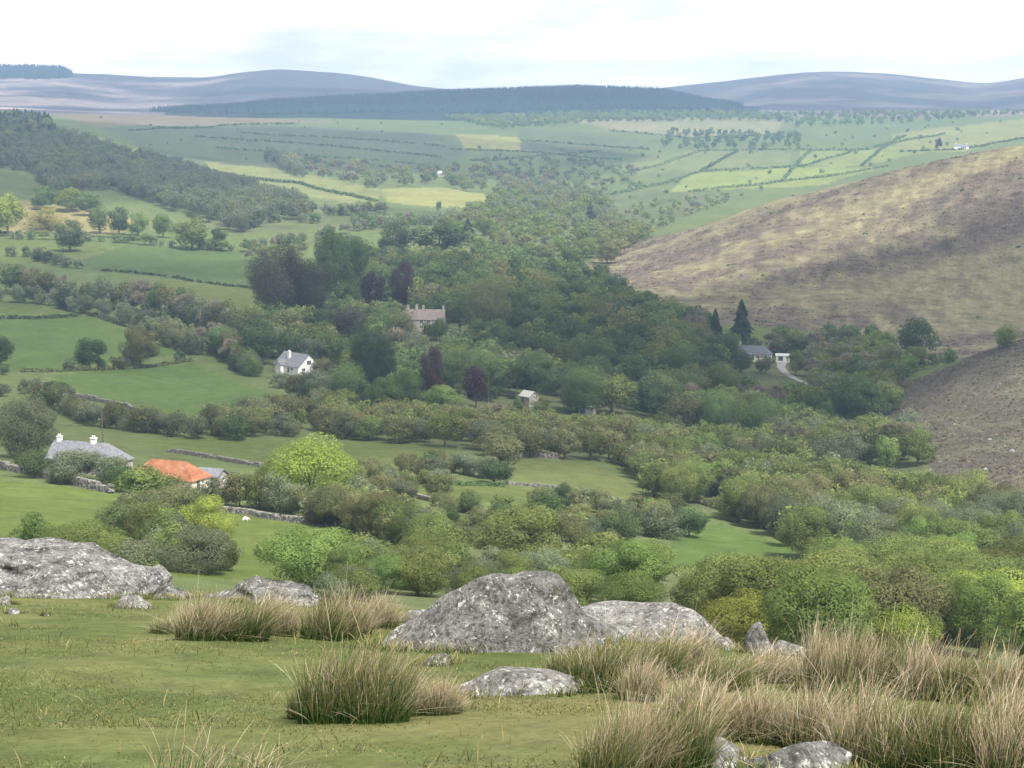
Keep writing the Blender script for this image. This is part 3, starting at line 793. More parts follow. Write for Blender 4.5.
g = 'field hedges across the far valley'
for pts, lab in (
  ([(195,137),(330,146),(442,158)], 'dark low hedge, second line down the far striped fields'),
  ([(240,133),(350,139),(445,147)], 'dark low hedge, topmost line of the far striped fields'),
  ([(215,148),(330,158),(440,166)], 'dark low hedge, third line down the far striped fields'),
  ([(300,162),(440,171)], 'dark low hedge, lowest line of the far striped fields'),
  ([(600,196),(700,172),(800,167),(945,134)], 'long hedge climbing rightwards between the bright green far fields'),
  ([(690,192),(780,182),(890,166)], 'low hedge along the bottom of the bright green far field'),
  ([(620,176),(700,151),(800,150),(870,150)], 'hedge along the top of the right hand far fields'),
  ([(610,131),(690,139),(780,134)], 'hedge below the pale far field under the tree belt'),
  ([(450,150),(540,153),(620,160)], 'hedge below the small yellow green far field'),
  ([(900,152),(960,150),(1030,138)], 'hedge in front of the far white farmhouse field'),
  ([(520,141),(600,146),(650,150)], 'hedge dividing the dull green far fields in the centre'),
  ([(130,131),(220,126),(300,124)], 'hedge at the top left of the far striped fields'),
  ([(470,161),(540,156),(600,151)], 'hedge below the tree dotted far fields in the centre'),
  ([(738,151),(718,162),(700,172)], 'short hedge running down between two far green fields'),
  ([(812,150),(796,166),(782,181)], 'short hedge running down across the bright green far field'),
  ([(905,136),(880,150),(862,166)], 'short hedge running down left of the far white farmhouse'),
  ([(560,150),(610,168),(640,188)], 'hedge slanting down to the narrow valley behind the wood'),
  ([(210,171),(300,184),(378,202)], 'hedge across the light green slope below the striped fields')):
    hedge(pts, 3.4, 5, 'leaf_mid', lab, g, ymin=1200)
hedge([(100,271),(180,279),(262,290)], 1.7, 2, 'leaf_dark', 'thin dark hedge between the two upper left fields', None, 700)
hedge([(-20,319),(40,319),(95,316)], 2.0, 2.5, 'leaf_dark', 'dark clipped hedge along the top of the middle left field', None, 500)
hedge([(95,316),(140,330),(182,352)], 2.2, 3, 'leaf_willow', 'low grey green hedge at the right of the middle left field', None, 500)
hedge([(20,372),(60,372),(130,369),(192,361)], 1.6, 2.4, 'leaf_brown_olive', 'low brownish hedge above the lower left sloping field', None, 500)
hedge([(-20,233),(60,234),(140,241)], 2.0, 2.5, 'leaf_dark', 'thin dark hedge under the yellow slope', None, 900)
hedge([(640,470),(690,500),(760,520),(800,548)], 2.6, 3.5, 'leaf_brown_olive', 'dark hedge along the upper side of the small green field', None, 200)
hedge([(395,480),(450,485),(505,487)], 1.2, 1.6, 'leaf_dark', 'short dark hedge under the wall corner bushes', None, 250)

# ------------------------------------------------------------------ what of each tree can be seen
PYT, _Y = PXV*0, 0
topline = np.minimum.accumulate(PYV, axis=0)              # highest ground met so far along each sight column
BUF = np.zeros((H, W), bool)
gx, gy = np.meshgrid(np.arange(W), np.arange(H))
TREES.sort(key=lambda t: t['y'])
for t in TREES:
    s = t['x']/t['y']; j = int(np.clip(np.searchsorted(SG, s), 0, len(SG)-1)); i = max(0, int((math.log(t['y']) - LY[0])/(LY[1]-LY[0])) - 1)
    hor = topline[i, j]
    y0 = int(max(0, t['py'] - t['hp'])); y1 = int(min(H, t['py'], hor + 1)); x0 = int(max(0, t['px'] - t['wp']/2)); x1 = int(min(W, t['px'] + t['wp']/2 + 1))
    t['vis'] = 0
    if y1 <= y0 or x1 <= x0: continue
    X = gx[y0:y1, x0:x1]; Yv = gy[y0:y1, x0:x1]
    e = ((X - t['px'])/(t['wp']/2 + .5))**2 + ((Yv - (t['py'] - t['hp']*.52))/(t['hp']*.55))**2 < 1
    sub = BUF[y0:y1, x0:x1]
    t['vis'] = int((e & ~sub).sum()); t['full'] = max(1, t['hp']*t['wp']*.8)
    e2 = ((X - t['px'])/(t['wp']/2*.88))**2 + ((Yv - (t['py'] - t['hp']*.5))/(t['hp']*.5))**2 < 1
    sub |= e2
SEEN = [t for t in TREES if t['fixed'] or t['vis'] > max(3, .05*t.get('full', 1e9))]

LANDMARKS = [(297,362,'the white cottage'), (420,316,'the chimneyed manor'), (92,452,'the slate roofed farmhouse'), (175,470,'the orange roofed barn'),
 (752,348,'the slate house below the moor'), (529,399,'the small stone outhouse'), (310,467,'the bright lime dome tree'), (515,535,'the big olive oak dome'),
 (490,625,'the lichened boulder'), (757,622,'the pointed stone'), (575,480,'the pale walled field'), (735,545,'the small triangular green field'),
 (372,292,'the left copper beech'), (476,388,'the lowest copper beech'), (280,290,'the tall brown pines'), (917,340,'the dark tree at the moor foot'),
 (728,322,'the two dark conifers'), (858,405,'the big tree under the heather slope'), (960,430,'the heather slope'), (620,262,'the lower tip of the moor'),
 (170,262,'the upper left green field'), (40,340,'the middle left field'), (180,395,'the lower left sloping field'), (90,356,'the dark field bush'),
 (45,220,'the yellow slope'), (435,200,'the sunlit yellow field'), (300,185,'the light green slope'), (300,145,'the far striped fields'),
 (680,126,'the pale far field'), (780,176,'the bright green far field'), (962,142,'the far white farmhouse'), (870,156,'the far hedged pastures'),
 (540,175,'the far valley floor'), (130,160,'the plantation crest'), (220,190,'the plantation edge'), (440,238,'the wide dark crown atop the wood'),
 (335,260,'the tall dark tree atop the wood'), (536,375,'the broad dark tree by the outhouse'), (600,330,'the heart of the valley wood'), (660,370,'the right half of the valley wood'),
 (445,430,'the yellowish oak'), (590,435,'the olive oak belt'), (700,470,'the olive slope wood'), (820,480,'the wooded slope under the river trees'),
 (880,560,'the near right oaks'), (940,600,'the rushes on the right crest'), (400,520,'the grey hedge below the lime tree'), (620,570,'the long grey slab'),
 (790,375,'the white drive'), (850,340,'the bushes along the moor foot'), (70,290,'the left hand hedgerow'), (240,380,'the cottage hedgerow')]
GROUPN = {'upper': 'trees of the upper valley wood', 'lower': 'trees of the lower valley wood', 'river': 'trees along the river below the moor', 'slope': 'oaks on the slope below the wood',
 'near': 'oaks just below the rushes', 'belt': 'oaks in the belt below the valley wood', 'scrub': 'scrub below the boulders', 'thicket': 'thicket between the walls', 'nearhedge': 'bushes of the near hedge',
 'lefthedge': 'hedgerow around the left fields', 'cottagehedge': 'hedgerow below the white cottage', 'farmhedge': 'hedgerow above the farm', 'wallhedge': 'bushes along the field walls',
 'upperhedge': 'hedgerow around the upper left fields', 'moorfoot': 'bushes along the moor foot', 'plantation': 'plantation on the left hill', 'gorge': 'trees in the narrow valley behind the wood',
 'farvalley': 'trees across the far valley', 'farbelt': 'far tree belt under the hills', 'farfields': 'field trees of the far farmland', 'strips': 'field trees of the far farmland'}
ORD = ['leftmost', 'second from left', 'third from left', 'fourth from left', 'fifth from left', 'sixth from left', 'seventh from left', 'eighth from left', 'ninth from left', 'tenth from left']
TREE_N, BUSH_N = 292, 200
def is_bush(t): return KIND[t['kind']][1] == 'bush'
order = sorted(SEEN, key=lambda t: (-10**9 if t['fixed'] else -t['vis']))
IND = [t for t in order if not is_bush(t)][:TREE_N] + [t for t in order if is_bush(t)][:BUSH_N]
ids = set(id(t) for t in IND); REST = [t for t in SEEN if id(t) not in ids]
lab = {}
for t in IND:
    if t['label']: continue
    cx, cy = t['px'], t['py'] - t['hp']*.6
    _, lx, ly, ln = min((math.hypot(cx - a, (cy - b)*1.3), a, b, n) for a, b, n in LANDMARKS)
    dx, dy = cx - lx, cy - ly
    near_ = math.hypot(dx, dy) < 26
    if abs(dx) > abs(dy)*1.1: rel = ('just ' if near_ else '') + ('left of' if dx < 0 else 'right of')
    else: rel = ('just ' if near_ else '') + ('above' if dy < 0 else 'below')
    t['label0'] = KIND[t['kind']][4] + ' ' + rel + ' ' + ln
    lab.setdefault(t['label0'], []).append(t)
for l, ts in lab.items():
    ts.sort(key=lambda t: t['px'])
    for i, t in enumerate(ts):
        if len(ts) == 1: t['label'] = l
        elif len(ts) == 2: t['label'] = l + (', the left one' if i == 0 else ', the right one')
        else: t['label'] = l + ', ' + ('rightmost' if i == len(ts)-1 else ORD[min(i, 9)])

def set_mat(o, m):
    o.material_slots[0].link = 'OBJECT'; o.material_slots[0].material = m

trng = random.Random(5)
for t in IND:
    nm, cat, shp, leaf, look = KIND[t['kind']]
    lod = 0 if t['hp'] > 42 else 1 if t['hp'] > 19 else 2
    me, trunk, _ = make_shape(shp, lod, trng.randrange(3 if lod < 2 else 4))
    sx = t['w']/(2*HW[shp]); rz = trng.uniform(0, 6.28); sc = (sx*trng.uniform(.94, 1.06), sx*trng.uniform(.94, 1.06), t['h'])
    grp = GROUPN.get(t['zone'])
    if trunk is not None:
        root = empty(nm, (t['x'], t['y'], t['z']), rz)
        c = obj('crown', me, root); c.scale = sc; set_mat(c, LEAFM[leaf])
        k = obj('trunk', trunk, root); k.scale = sc
    else:
        root = obj(nm, me, None, (t['x'], t['y'], t['z'])); root.rotation_euler = (0, 0, rz); root.scale = sc; set_mat(root, LEAFM[leaf])
    tag(root, t['label'], cat, grp)

def stuff_mesh(name, items, extra=None):
    V = []; Fc = []; M = []; mats = []; off = 0
    for t in items:
        _, _, shp, leaf, _ = KIND[t['kind']]
        if leaf not in mats: mats.append(leaf)
        lod = 2 if t['hp'] > 9.5 else 3
        v, f = make_shape(shp, lod, trng.randrange(4))[2]
        sx = t['w']/(2*HW[shp]); a = trng.uniform(0, 6.28); c, s = math.cos(a), math.sin(a)
        q = np.empty_like(v); q[:, 0] = (v[:, 0]*c - v[:, 1]*s)*sx + t['x']; q[:, 1] = (v[:, 0]*s + v[:, 1]*c)*sx + t['y']; q[:, 2] = v[:, 2]*t['h'] + t['z']
        V.append(q); Fc.append(f + off); off += len(v); M.append(np.full(len(f), mats.index(leaf)))
    me = mesh_np(name, np.concatenate(V), np.concatenate(Fc))
    for l in mats: me.materials.append(LEAFM[l])
    me.polygons.foreach_set('material_index', np.concatenate(M).astype(np.int32))
    return obj(name, me)
for nm, items, cat, l in (('distant_trees', [t for t in REST if not is_bush(t)], 'woodland', 'smaller far trees filling the woods and plantation across the valley'),
                          ('distant_bushes', [t for t in REST if is_bush(t)], 'scrub', 'small far bushes scattered over the valley fields')):
    if items: tag(stuff_mesh(nm, items), l, cat, None, 'stuff')

# far conifer forests on the skyline hills
def forest(name, poly, y0, y1, n, h, label, seed):
    rng = np.random.default_rng(seed); Y = np.sqrt(rng.uniform(y0*y0, y1*y1, n)); PX = rng.uniform(min(p[0] for p in poly), max(p[0] for p in poly), n)
    X = (PX - 512)/F*Y; Z = hgt(X, Y); P = project(X, Y, Z); ok = inpoly(P[0], P[1], poly)
    X, Y, Z = X[ok], Y[ok], Z[ok]; n = len(X)
    th = np.arange(5)*2*PI/5
    hh = h*rng.uniform(.7, 1.2, n); r = h*.26*rng.uniform(.8, 1.3, n)
    base = np.stack([X[:, None] + r[:, None]*np.cos(th), Y[:, None] + r[:, None]*np.sin(th), np.repeat((Z + hh*.08)[:, None], 5, 1)], -1)
    tip = np.stack([X + rng.normal(size=n)*.3, Y, Z + hh], -1)[:, None]
    v = np.concatenate([base, tip], 1).reshape(-1, 3); o6 = (np.arange(n)*6)[:, None, None]
    f = (np.array([[i, (i+1) % 5, 5] for i in range(5)])[None] + o6).reshape(-1, 3)
    tag(obj(name, mesh_np(name, v, f, LEAFM['leaf_forest'])), label, 'forest', None, 'stuff')
forest('conifer_forest', [(150,112),(300,102),(430,95),(560,88),(655,91),(745,108),(700,116),(300,116)], 4900, 5900, 11000, 16, 'dark blue conifer forest covering the low far hill', 3)
forest('conifer_forest', [(-80,68),(0,70),(60,72),(78,78),(40,80),(-80,78)], 7600, 9300, 2500, 32, 'dark conifer wood on the left skyline hump', 4)

# heather tufts and gorse on the moor
def tufts(name, poly, y0, y1, n, size, leaf, label, cat, seed, thr=.5):
    rng = np.random.default_rng(seed); Y = np.sqrt(rng.uniform(y0*y0, y1*y1, n)); PX = rng.uniform(min(p[0] for p in poly), min(1100, max(p[0] for p in poly)), n)
    X = (PX - 512)/F*Y; Z = hgt(X, Y); P = project(X, Y, Z)
    axx = X*.80 + Y*.6; ayy = -X*.6 + Y*.80
    ok = inpoly(P[0], P[1], poly) & (fbm(axx/190, ayy/26, 5, 41) + (rng.random(n)-.5)*.25 > thr)
    X, Y, Z = X[ok], Y[ok], Z[ok]; m = len(X); V = []; 
    k = 7; d = rand_dirs(m*k, rng); d[:, 2] = np.abs(d[:, 2])
    s = np.repeat(size*rng.uniform(.5, 1.6, m), k)
    p = np.repeat(np.stack([X, Y, Z], 1), k, 0) + d*s[:, None]*np.array([1.3, 1.3, .55])
    nn = d + rng.normal(size=d.shape)*.4; nn /= np.linalg.norm(nn, axis=1, keepdims=True)
    v, f = cards(p, nn, s*.7, s*.5, rng)
    tag(obj(name, mesh_np(name, v, f, LEAFM[leaf])), label, cat, None, 'stuff')
leaf_material('heather', (.108, .088, .065), .3, .1); leaf_material('moor_grass', (.20, .17, .10), .2, .1)
tufts('heather', MOOR, 900, 1560, 8000, .45, 'heather', 'brown heather tufts across the moor hillside', 'heather', 61, .52)
tufts('moor_gorse', MOOR, 900, 1560, 130, 1.0, 'leaf_dark', 'dark gorse specks dotted over the moor hillside', 'gorse', 63, .40)
tufts('heather_tufts', SPUR, 400, 800, 8000, .33, 'heather', 'brown heather tufts on the near right slope', 'heather', 62, .38)
tufts('moor_grass', SPUR, 400, 800, 900, .35, 'moor_grass', 'pale grass tufts on the near right slope', 'grass', 64, .3)

# ------------------------------------------------------------------ stones and walls
def granite(name, base=(.30, .29, .275), dark=(.10, .095, .09), scale=1.0, streak=0.0):
    m, nt, out = mat_new(name)
    co = obj_co(nt)
    n1 = noise_n(nt, co, 3.4*scale, 9, .74); n2 = noise_n(nt, co, 19*scale, 6, .72); n3 = noise_n(nt, co, 46*scale, 4, .7)
    c = ramp(nt, n1, [(.34, dark), (.46, tuple(.62*b for b in base)), (.58, base), (.75, tuple(1.15*b for b in base))]).outputs[0]
    sp = ramp(nt, n2, [(.40, (.30,)*3), (.50, (.92,)*3), (.66, (1.12,)*3)]).outputs[0]
    c = mixc(nt, .85, c, sp, 'MULTIPLY')
    g = ramp(nt, n3, [(.35, (.72,)*3), (.65, (1.25,)*3)]).outputs[0]
    c = mixc(nt, 1.0, c, g, 'MULTIPLY')
    if streak:
        mp = nt.nodes.new('ShaderNodeMapping'); mp.inputs['Rotation'].default_value = (0, .42, .2); mp.inputs['Scale'].default_value = (.9, 1.6, 6.5); lk(nt, co, mp.inputs[0])
        ns = noise_n(nt, mp.outputs[0], 1.6, 7, .7)
        c = mixc(nt, streak, c, ramp(nt, ns, [(.36, (.22,)*3), (.45, (.75,)*3), (.60, (1.1,)*3), (.70, (1.7,)*3)]).outputs[0], 'MULTIPLY')
    # pale crusts of lichen
    wv = nt.nodes.new('ShaderNodeTexVoronoi'); wv.inputs['Scale'].default_value = 6.5*scale
    dist = nt.nodes.new('ShaderNodeMix'); dist.data_type = 'RGBA'; dist.inputs[0].default_value = .2
    nz = nt.nodes.new('ShaderNodeTexNoise'); nz.inputs['Scale'].default_value = 5*scale; lk(nt, co, nz.inputs['Vector'])
    lk(nt, co, dist.inputs[6]); lk(nt, nz.outputs['Color'], dist.inputs[7]); lk(nt, dist.outputs[2], wv.inputs['Vector'])
    n4 = noise_n(nt, co, 5.5*scale, 6, .78); n5 = noise_n(nt, co, 20*scale, 6, .76)
    ad = nd(nt, 'ShaderNodeMath', operation='ADD'); lk(nt, n4, ad.inputs[0]); lk(nt, n5, ad.inputs[1])
    li = ramp(nt, ad.outputs[0], [(.54, (0,)*3), (.575, (1,)*3)])
    e = li.color_ramp.elements; e[0].position = 1.09/2; e[1].position = 1.17/2
    hl = nd(nt, 'ShaderNodeMath', operation='MULTIPLY'); hl.inputs[1].default_value = .5; lk(nt, ad.outputs[0], hl.inputs[0]); lk(nt, hl.outputs[0], li.inputs[0])
    c = mixc(nt, li.outputs[0], c, (.50, .495, .47))
    n6 = noise_n(nt, co, 5.1*scale, 4, .6)
    ms = ramp(nt, n6, [(.64, (0,)*3), (.72, (.75,)*3)])
    c = mixc(nt, ms.outputs[0], c, (.15, .14, .07))
    hb = nd(nt, 'ShaderNodeMath', operation='ADD'); lk(nt, n2, hb.inputs[0]); lk(nt, n3, hb.inputs[1])
    principled(nt, out, c, .95, bump(nt, hb.outputs[0], .9, .03/scale), .15)
    return m
GRAN = granite('granite_lichen', (.215, .208, .198), (.075, .07, .066)); GRAN2 = granite('granite_pale', (.29, .28, .265), (.10, .095, .09)); GRAN3 = granite('granite_streaked', (.27, .265, .255), (.09, .086, .082), 1.0, 1.0); WALLST = simple_mat('wall_stone', (.085, .080, .070), (.27, .26, .24), 1.4, .95)

ROCKS = []
def rock(name, label, px, Y, wm, dm, hm, seed, prof=None, rz=0.0, sub=5, mat=None, sink=.12, power=2.6, rough=.1, layers=0.0, group=None, ncut=15):
    import bmesh
    bm = bmesh.new(); bmesh.ops.create_icosphere(bm, subdivisions=sub, radius=1)
    rng = random.Random(seed)
    cuts = []
    for i in range(ncut):
        n = Vector((rng.gauss(0, 1), rng.gauss(0, 1), rng.gauss(.2, .7))).normalized(); cuts.append((n, rng.uniform(.62, .93)))
    offv = Vector((seed*3.7, seed*1.3, seed*.7))
    dim = Vector((wm/2, dm/2, hm))
    for v in bm.verts:
        p = v.co.copy()
        m = (abs(p.x)**power + abs(p.y)**power + abs(p.z)**power)**(1/power); p = p/m
        for n, d in cuts:
            k = p.dot(n) - d
            if k > 0: p -= n*k*.94
        q = Vector((p.x*dim.x, p.y*dim.y, p.z*dim.z))
        sc = max(wm, hm)
        f1 = mnoise.fractal(q*(2.2/sc) + offv, 1, 2.1, 5) * rough*sc*.5
        f2 = (abs(mnoise.noise(q*(7/sc) + offv)) - .25)*rough*sc*.28
        f3 = mnoise.fractal(q*(26/sc) + offv, 1, 2.2, 4)*rough*sc*.07
        nrm = v.co.normalized()
        q += Vector((nrm.x, nrm.y, nrm.z*.7))*(f1 + f2 + f3)
        if prof:
            u = max(-1, min(1, q.x/dim.x)); pv = float(np.interp(u, [a for a, _ in prof], [b for _, b in prof]))
            if q.z > 0: q.z *= pv
        if layers:
            st = math.sin(q.z*layers + 1.5*mnoise.noise(q*(3/sc) + offv)); q.x += nrm.x*st*.03*sc; q.y += nrm.y*st*.05*sc
        if q.z < 0: q.z *= .5
        v.co = q
    me = bpy.data.meshes.new(name); bm.to_mesh(me); bm.free()
    me.polygons.foreach_set('use_smooth', np.ones(len(me.polygons), bool)); me.materials.append(mat or GRAN)
    x_, y_, z_ = at(px, Y)
    o = obj(name, me, None, (x_, y_, z_ - sink*hm)); o.rotation_euler = (0, 0, rz)
    ROCKS.append((x_, y_, wm*.5, dm*.5, rz))
    return tag(o, label, 'rock', group)

rock('boulder', 'large lichen spotted granite boulder in the middle of the foreground', 492, 19.0, 2.80, 1.6, .90, 3,
     [(-1, .14), (-.8, .30), (-.55, .50), (-.38, .74), (-.15, .93), (.02, 1), (.48, 1.02), (.66, .84), (.85, .55), (1, .3)], rough=.07, sub=6, sink=.06)
rock('boulder', 'long low grey slab running right from behind the lichened boulder', 650, 24.5, 2.7, 1.5, .66, 5,
     [(-1, .9), (-.5, 1), (.2, .95), (.6, .85), (.85, .5), (1, .15)], rough=.06, sub=5, mat=GRAN2, sink=.05)
rock('boulder', 'small rounded rock leaning under the right shoulder of the lichened boulder', 590, 21.6, .8, .7, .45, 8, sub=4, rough=.1)
rock('boulder', 'flat grey stone lying in the turf before the lichened boulder', 527, 14.5, 1.42, 1.0, .24, 11, [(-1, .9), (-.5, 1), (.3, .9), (.8, .7), (1, .6)], rough=.06, sub=5, mat=GRAN2, power=5)
rock('boulder', 'small pointed upright stone on the right skyline of the turf', 757, 21.5, .50, .40, .42, 13, [(-1, .25), (-.6, .55), (-.2, .95), (.15, 1), (.5, .7), (1, .3)], rough=.1, sub=4, mat=GRAN2)
rock('boulder', 'low knobbly stones right of the pointed stone', 790, 21.6, .75, .4, .22, 14, rough=.12, sub=4, mat=GRAN2)
rock('boulder', 'low stone ridge between the slab and the pointed stone', 722, 22.6, .55, .5, .22, 15, rough=.12, sub=4, mat=GRAN2)
rock('rock_outcrop', 'broad cracked grey outcrop at the left edge of the turf', 40, 29.8, 4.2, 2.4, .80, 37,
     [(-1, .95), (-.5, 1), (-.1, .97), (.25, .9), (.5, .66), (.75, .5), (1, .3)], rz=-.1, ncut=5, rough=.10, sub=6, layers=9, mat=GRAN3, power=4.2)
rock('rock_outcrop', 'lower tongue of pale rock right of the cracked outcrop', 132, 31.5, 1.9, 1.5, .55, 22, [(-1, .7), (0, .75), (.5, .8), (1, .4)], rough=.12, sub=5, mat=GRAN3, layers=16)
rock('boulder', 'rounded knob of rock at the right end of the left outcrop', 158, 31.8, .62, .6, .62, 23, rough=.09, sub=4, mat=GRAN2, sink=.05)
rock('rock_outcrop', 'pale layered rocks showing behind the left rush clumps', 278, 29.5, 1.4, 1.3, .36, 24, [(-1, .9), (0, 1), (.6, .8), (1, .5)], rough=.13, sub=5, mat=GRAN3, layers=26)
rock('rock_outcrop', 'dark low rock ledge behind the pale layered rocks', 250, 32.5, 1.8, 1.2, .5, 25, rough=.1, sub=5, layers=22)
rock('boulder', 'small grey stone left of the lichened boulder', 416, 24.5, .5, .4, .26, 26, rough=.1, sub=4, mat=GRAN2)
rock('boulder', 'small low stone in the turf right of the dark rush clump', 436, 17.2, .35, .3, .12, 27, rough=.1, sub=4)
rock('boulder', 'pale rock cut by the bottom edge, left of its neighbour', 716, 10.7, .40, .4, .20, 28, rough=.09, sub=4, mat=GRAN2)
rock('boulder', 'darker flat rock at the bottom edge below the rushes', 796, 10.6, .80, .55, .20, 29, rough=.08, sub=5)
for px, Y, w, l in ((14, 24.2, .22, 'small whitish stone in the turf below the left outcrop'), (46, 23.6, .10, 'tiny white stone right of the small whitish stone'), (12, 21.2, .07, 'tiny pale stone at the far left of the turf'),
                    (276, 20.9, .10, 'white pebble left of the dark rush clump'), (252, 20.2, .07, 'pale pebble just left of the white pebble'), (132, 27.6, .6, 'flat pale stone at the foot of the left outcrop'),
                    (3, 27.5, .4, 'rounded stone at the foot of the outcrop on the photo edge')):
    rock('stone', l, px, Y, w, w*.8, w*.4, int(px)+3, rough=.1, sub=3, mat=GRAN2, group='loose stones on the turf')
rrng = random.Random(77)
for px, py in ((985, 470), (1003, 492), (968, 505), (1012, 452), (940, 462), (990, 440), (955, 425), (1015, 505), (930, 470)):
    x, y, z = ground_at(px, py, 300); w = rrng.uniform(1.0, 2.2)
    o = rock('boulder', 'pale granite boulder on the heather slope', px, y, w, w*.8, w*.5, px, rough=.1, sub=3, mat=GRAN2, group='pale boulders on the heather slope')

def stone_wall(pts, h, w, label, seed, ymin=60, size=.55, group='dry stone field walls'):
    rng = random.Random(seed); V = []; Fc = []
    W3 = [ground_at(*p, ymin=ymin) for p in pts]; o0 = W3[0]
    cube = [(-1,-1,-1),(1,-1,-1),(1,1,-1),(-1,1,-1),(-1,-1,1),(1,-1,1),(1,1,1),(-1,1,1)]
    cf = [(0,3,2,1),(4,5,6,7),(0,1,5,4),(1,2,6,5),(2,3,7,6),(3,0,4,7)]
    for a, b in zip(W3[:-1], W3[1:]):
        L = math.dist(a[:2], b[:2]); ang = math.atan2(b[1]-a[1], b[0]-a[0]); n = int(L/size)
        for i in range(n):
            hh = h*(.7 + .6*float(vnoise(np.array([i*size/4.]), np.array([seed*1.]), 3)[0])); c = max(1, int(round(hh/(size*.62))))
            for k in range(c):
                for side in (-1, 1):
                    t = (i + rng.uniform(-.15, .15) + .5*(k % 2))/n
                    x = a[0]+(b[0]-a[0])*t; y = a[1]+(b[1]-a[1])*t; off = side*w*.25*(1 - .25*k/c)
                    x += -math.sin(ang)*off; y += math.cos(ang)*off
                    z = float(hgt(x, y)) + size*.62*(k+.42); r = ang + rng.uniform(-.35, .35)
                    sx, sy, sz = size*rng.uniform(.38, .62), w*rng.uniform(.26, .34), size*rng.uniform(.24, .4)
                    q = len(V)
                    for cx, cy, cz in cube:
                        cx *= sx*rng.uniform(.65, 1); cy *= sy*rng.uniform(.7, 1); cz *= sz*rng.uniform(.7, 1)
                        V.append((x + cx*math.cos(r) - cy*math.sin(r) - o0[0], y + cx*math.sin(r) + cy*math.cos(r) - o0[1], z + cz - o0[2]))
                    Fc += [tuple(j+q for j in f) for f in cf]
    return tag(obj('stone_wall', mesh_np('stone_wall', V, Fc, WALLST), None, o0), label, 'stone wall', group)
stone_wall([(-25,462),(20,473),(60,482),(112,494)], 1.7, 1.3, 'grey boulder wall below the slate roofed farmhouse', 1, 100, .8)
stone_wall([(165,503),(215,511),(250,515),(332,527)], 1.05, 1.1, 'grey stone wall under the hedge by the lime dome tree', 2, 100, .6)
stone_wall([(168,452),(215,459),(262,467)], 1.05, 1.0, 'grey stone wall behind the orange roofed barn', 3, 100, .6)
stone_wall([(366,488),(400,494),(440,504)], 1.05, 1.0, 'grey stone wall right of the lime dome tree', 4, 100, .6)
stone_wall([(424,466),(455,472)], 1.5, 1.0, 'short stone wall left of the wall corner bushes', 5, 100, .6)
stone_wall([(506,484),(560,490),(612,499)], 1.05, 1.0, 'stone wall along the foot of the pale walled field', 6, 100, .6)
stone_wall([(44,385),(75,397),(120,406),(165,424)], 1.5, 1.2, 'tumbled brown wall below the lower left sloping field', 7, 300, .8)
stone_wall([(500,459),(530,457),(560,459)], 1.5, 1.0, 'stone wall at the top of the pale walled field', 8, 300, .7)

# ------------------------------------------------------------------ buildings
SLATE = simple_mat('slate', (.12, .125, .14), (.20, .205, .22), 1.5, .7, .02); SLATE2 = simple_mat('slate_blue', (.085, .095, .12), (.13, .14, .17), 1.5, .65, .02)
def rust():
    m, nt, out = mat_new('rusty_iron')
    co = obj_co(nt); n1 = noise_n(nt, co, .8, 6, .65); n2 = noise_n(nt, co, 5, 4, .6)
    c = ramp(nt, n1, [(.3, (.21, .085, .042)), (.5, (.33, .135, .066)), (.62, (.36, .18, .10)), (.74, (.33, .27, .23))]).outputs[0]
    c = mixc(nt, .6, c, ramp(nt, n2, [(.3, (.6,)*3), (.7, (1.2,)*3)]).outputs[0], 'MULTIPLY')
    w = nt.nodes.new('ShaderNodeTexWave'); w.inputs['Scale'].default_value = 4; w.bands_direction = 'X'; lk(nt, co, w.inputs['Vector'])
    principled(nt, out, c, .8, bump(nt, w.outputs['Fac'], .8, .04), .2); return m
RUST = rust()
WHITE = simple_mat('white_render', (.62, .62, .60), (.80, .80, .78), .6, .9); CREAM = simple_mat('cream_render', (.55, .50, .40), (.70, .65, .54), .6, .9)
STONEW = simple_mat('stone_masonry', (.22, .20, .175), (.38, .35, .31), 1.1, .95, .03); PINKROOF = simple_mat('pink_tile', (.140, .115, .105), (.215, .18, .165), 1.0, .9, .03)
BRICK = simple_mat('brick', (.22, .09, .06), (.33, .15, .10), 2, .9); GLASS = simple_mat('window_glass', (.03, .035, .04), (.06, .07, .08), 1, .15, 0, .5)
FRAME = simple_mat('white_frame', (.7, .7, .68), (.8, .8, .78), 2, .6); DOORM = simple_mat('door_paint', (.06, .08, .07), (.1, .12, .11), 2, .6); WHITESHEET = simple_mat('white_sheet_roof', (.45, .46, .46), (.58, .58, .57), .5, .6)

class MB:
    def __init__(s): s.v = []; s.f = []
    def box(s, c, d, rz=0):
        q = len(s.v); cx, cy, cz = c
        for x, y, z in ((-1,-1,-1),(1,-1,-1),(1,1,-1),(-1,1,-1),(-1,-1,1),(1,-1,1),(1,1,1),(-1,1,1)):
            a, b = x*d[0]/2, y*d[1]/2
            s.v.append((cx + a*math.cos(rz) - b*math.sin(rz), cy + a*math.sin(rz) + b*math.cos(rz), cz + z*d[2]/2))
        s.f += [tuple(i+q for i in f) for f in ((0,3,2,1),(4,5,6,7),(0,1,5,4),(1,2,6,5),(2,3,7,6),(3,0,4,7))]; return s
    def poly(s, vs, fs): q = len(s.v); s.v += vs; s.f += [tuple(i+q for i in f) for f in fs]; return s
    def build(s, name, mat, parent=None, loc=(0,0,0)): return obj(name, mesh_np(name, s.v, s.f, mat), parent, loc)

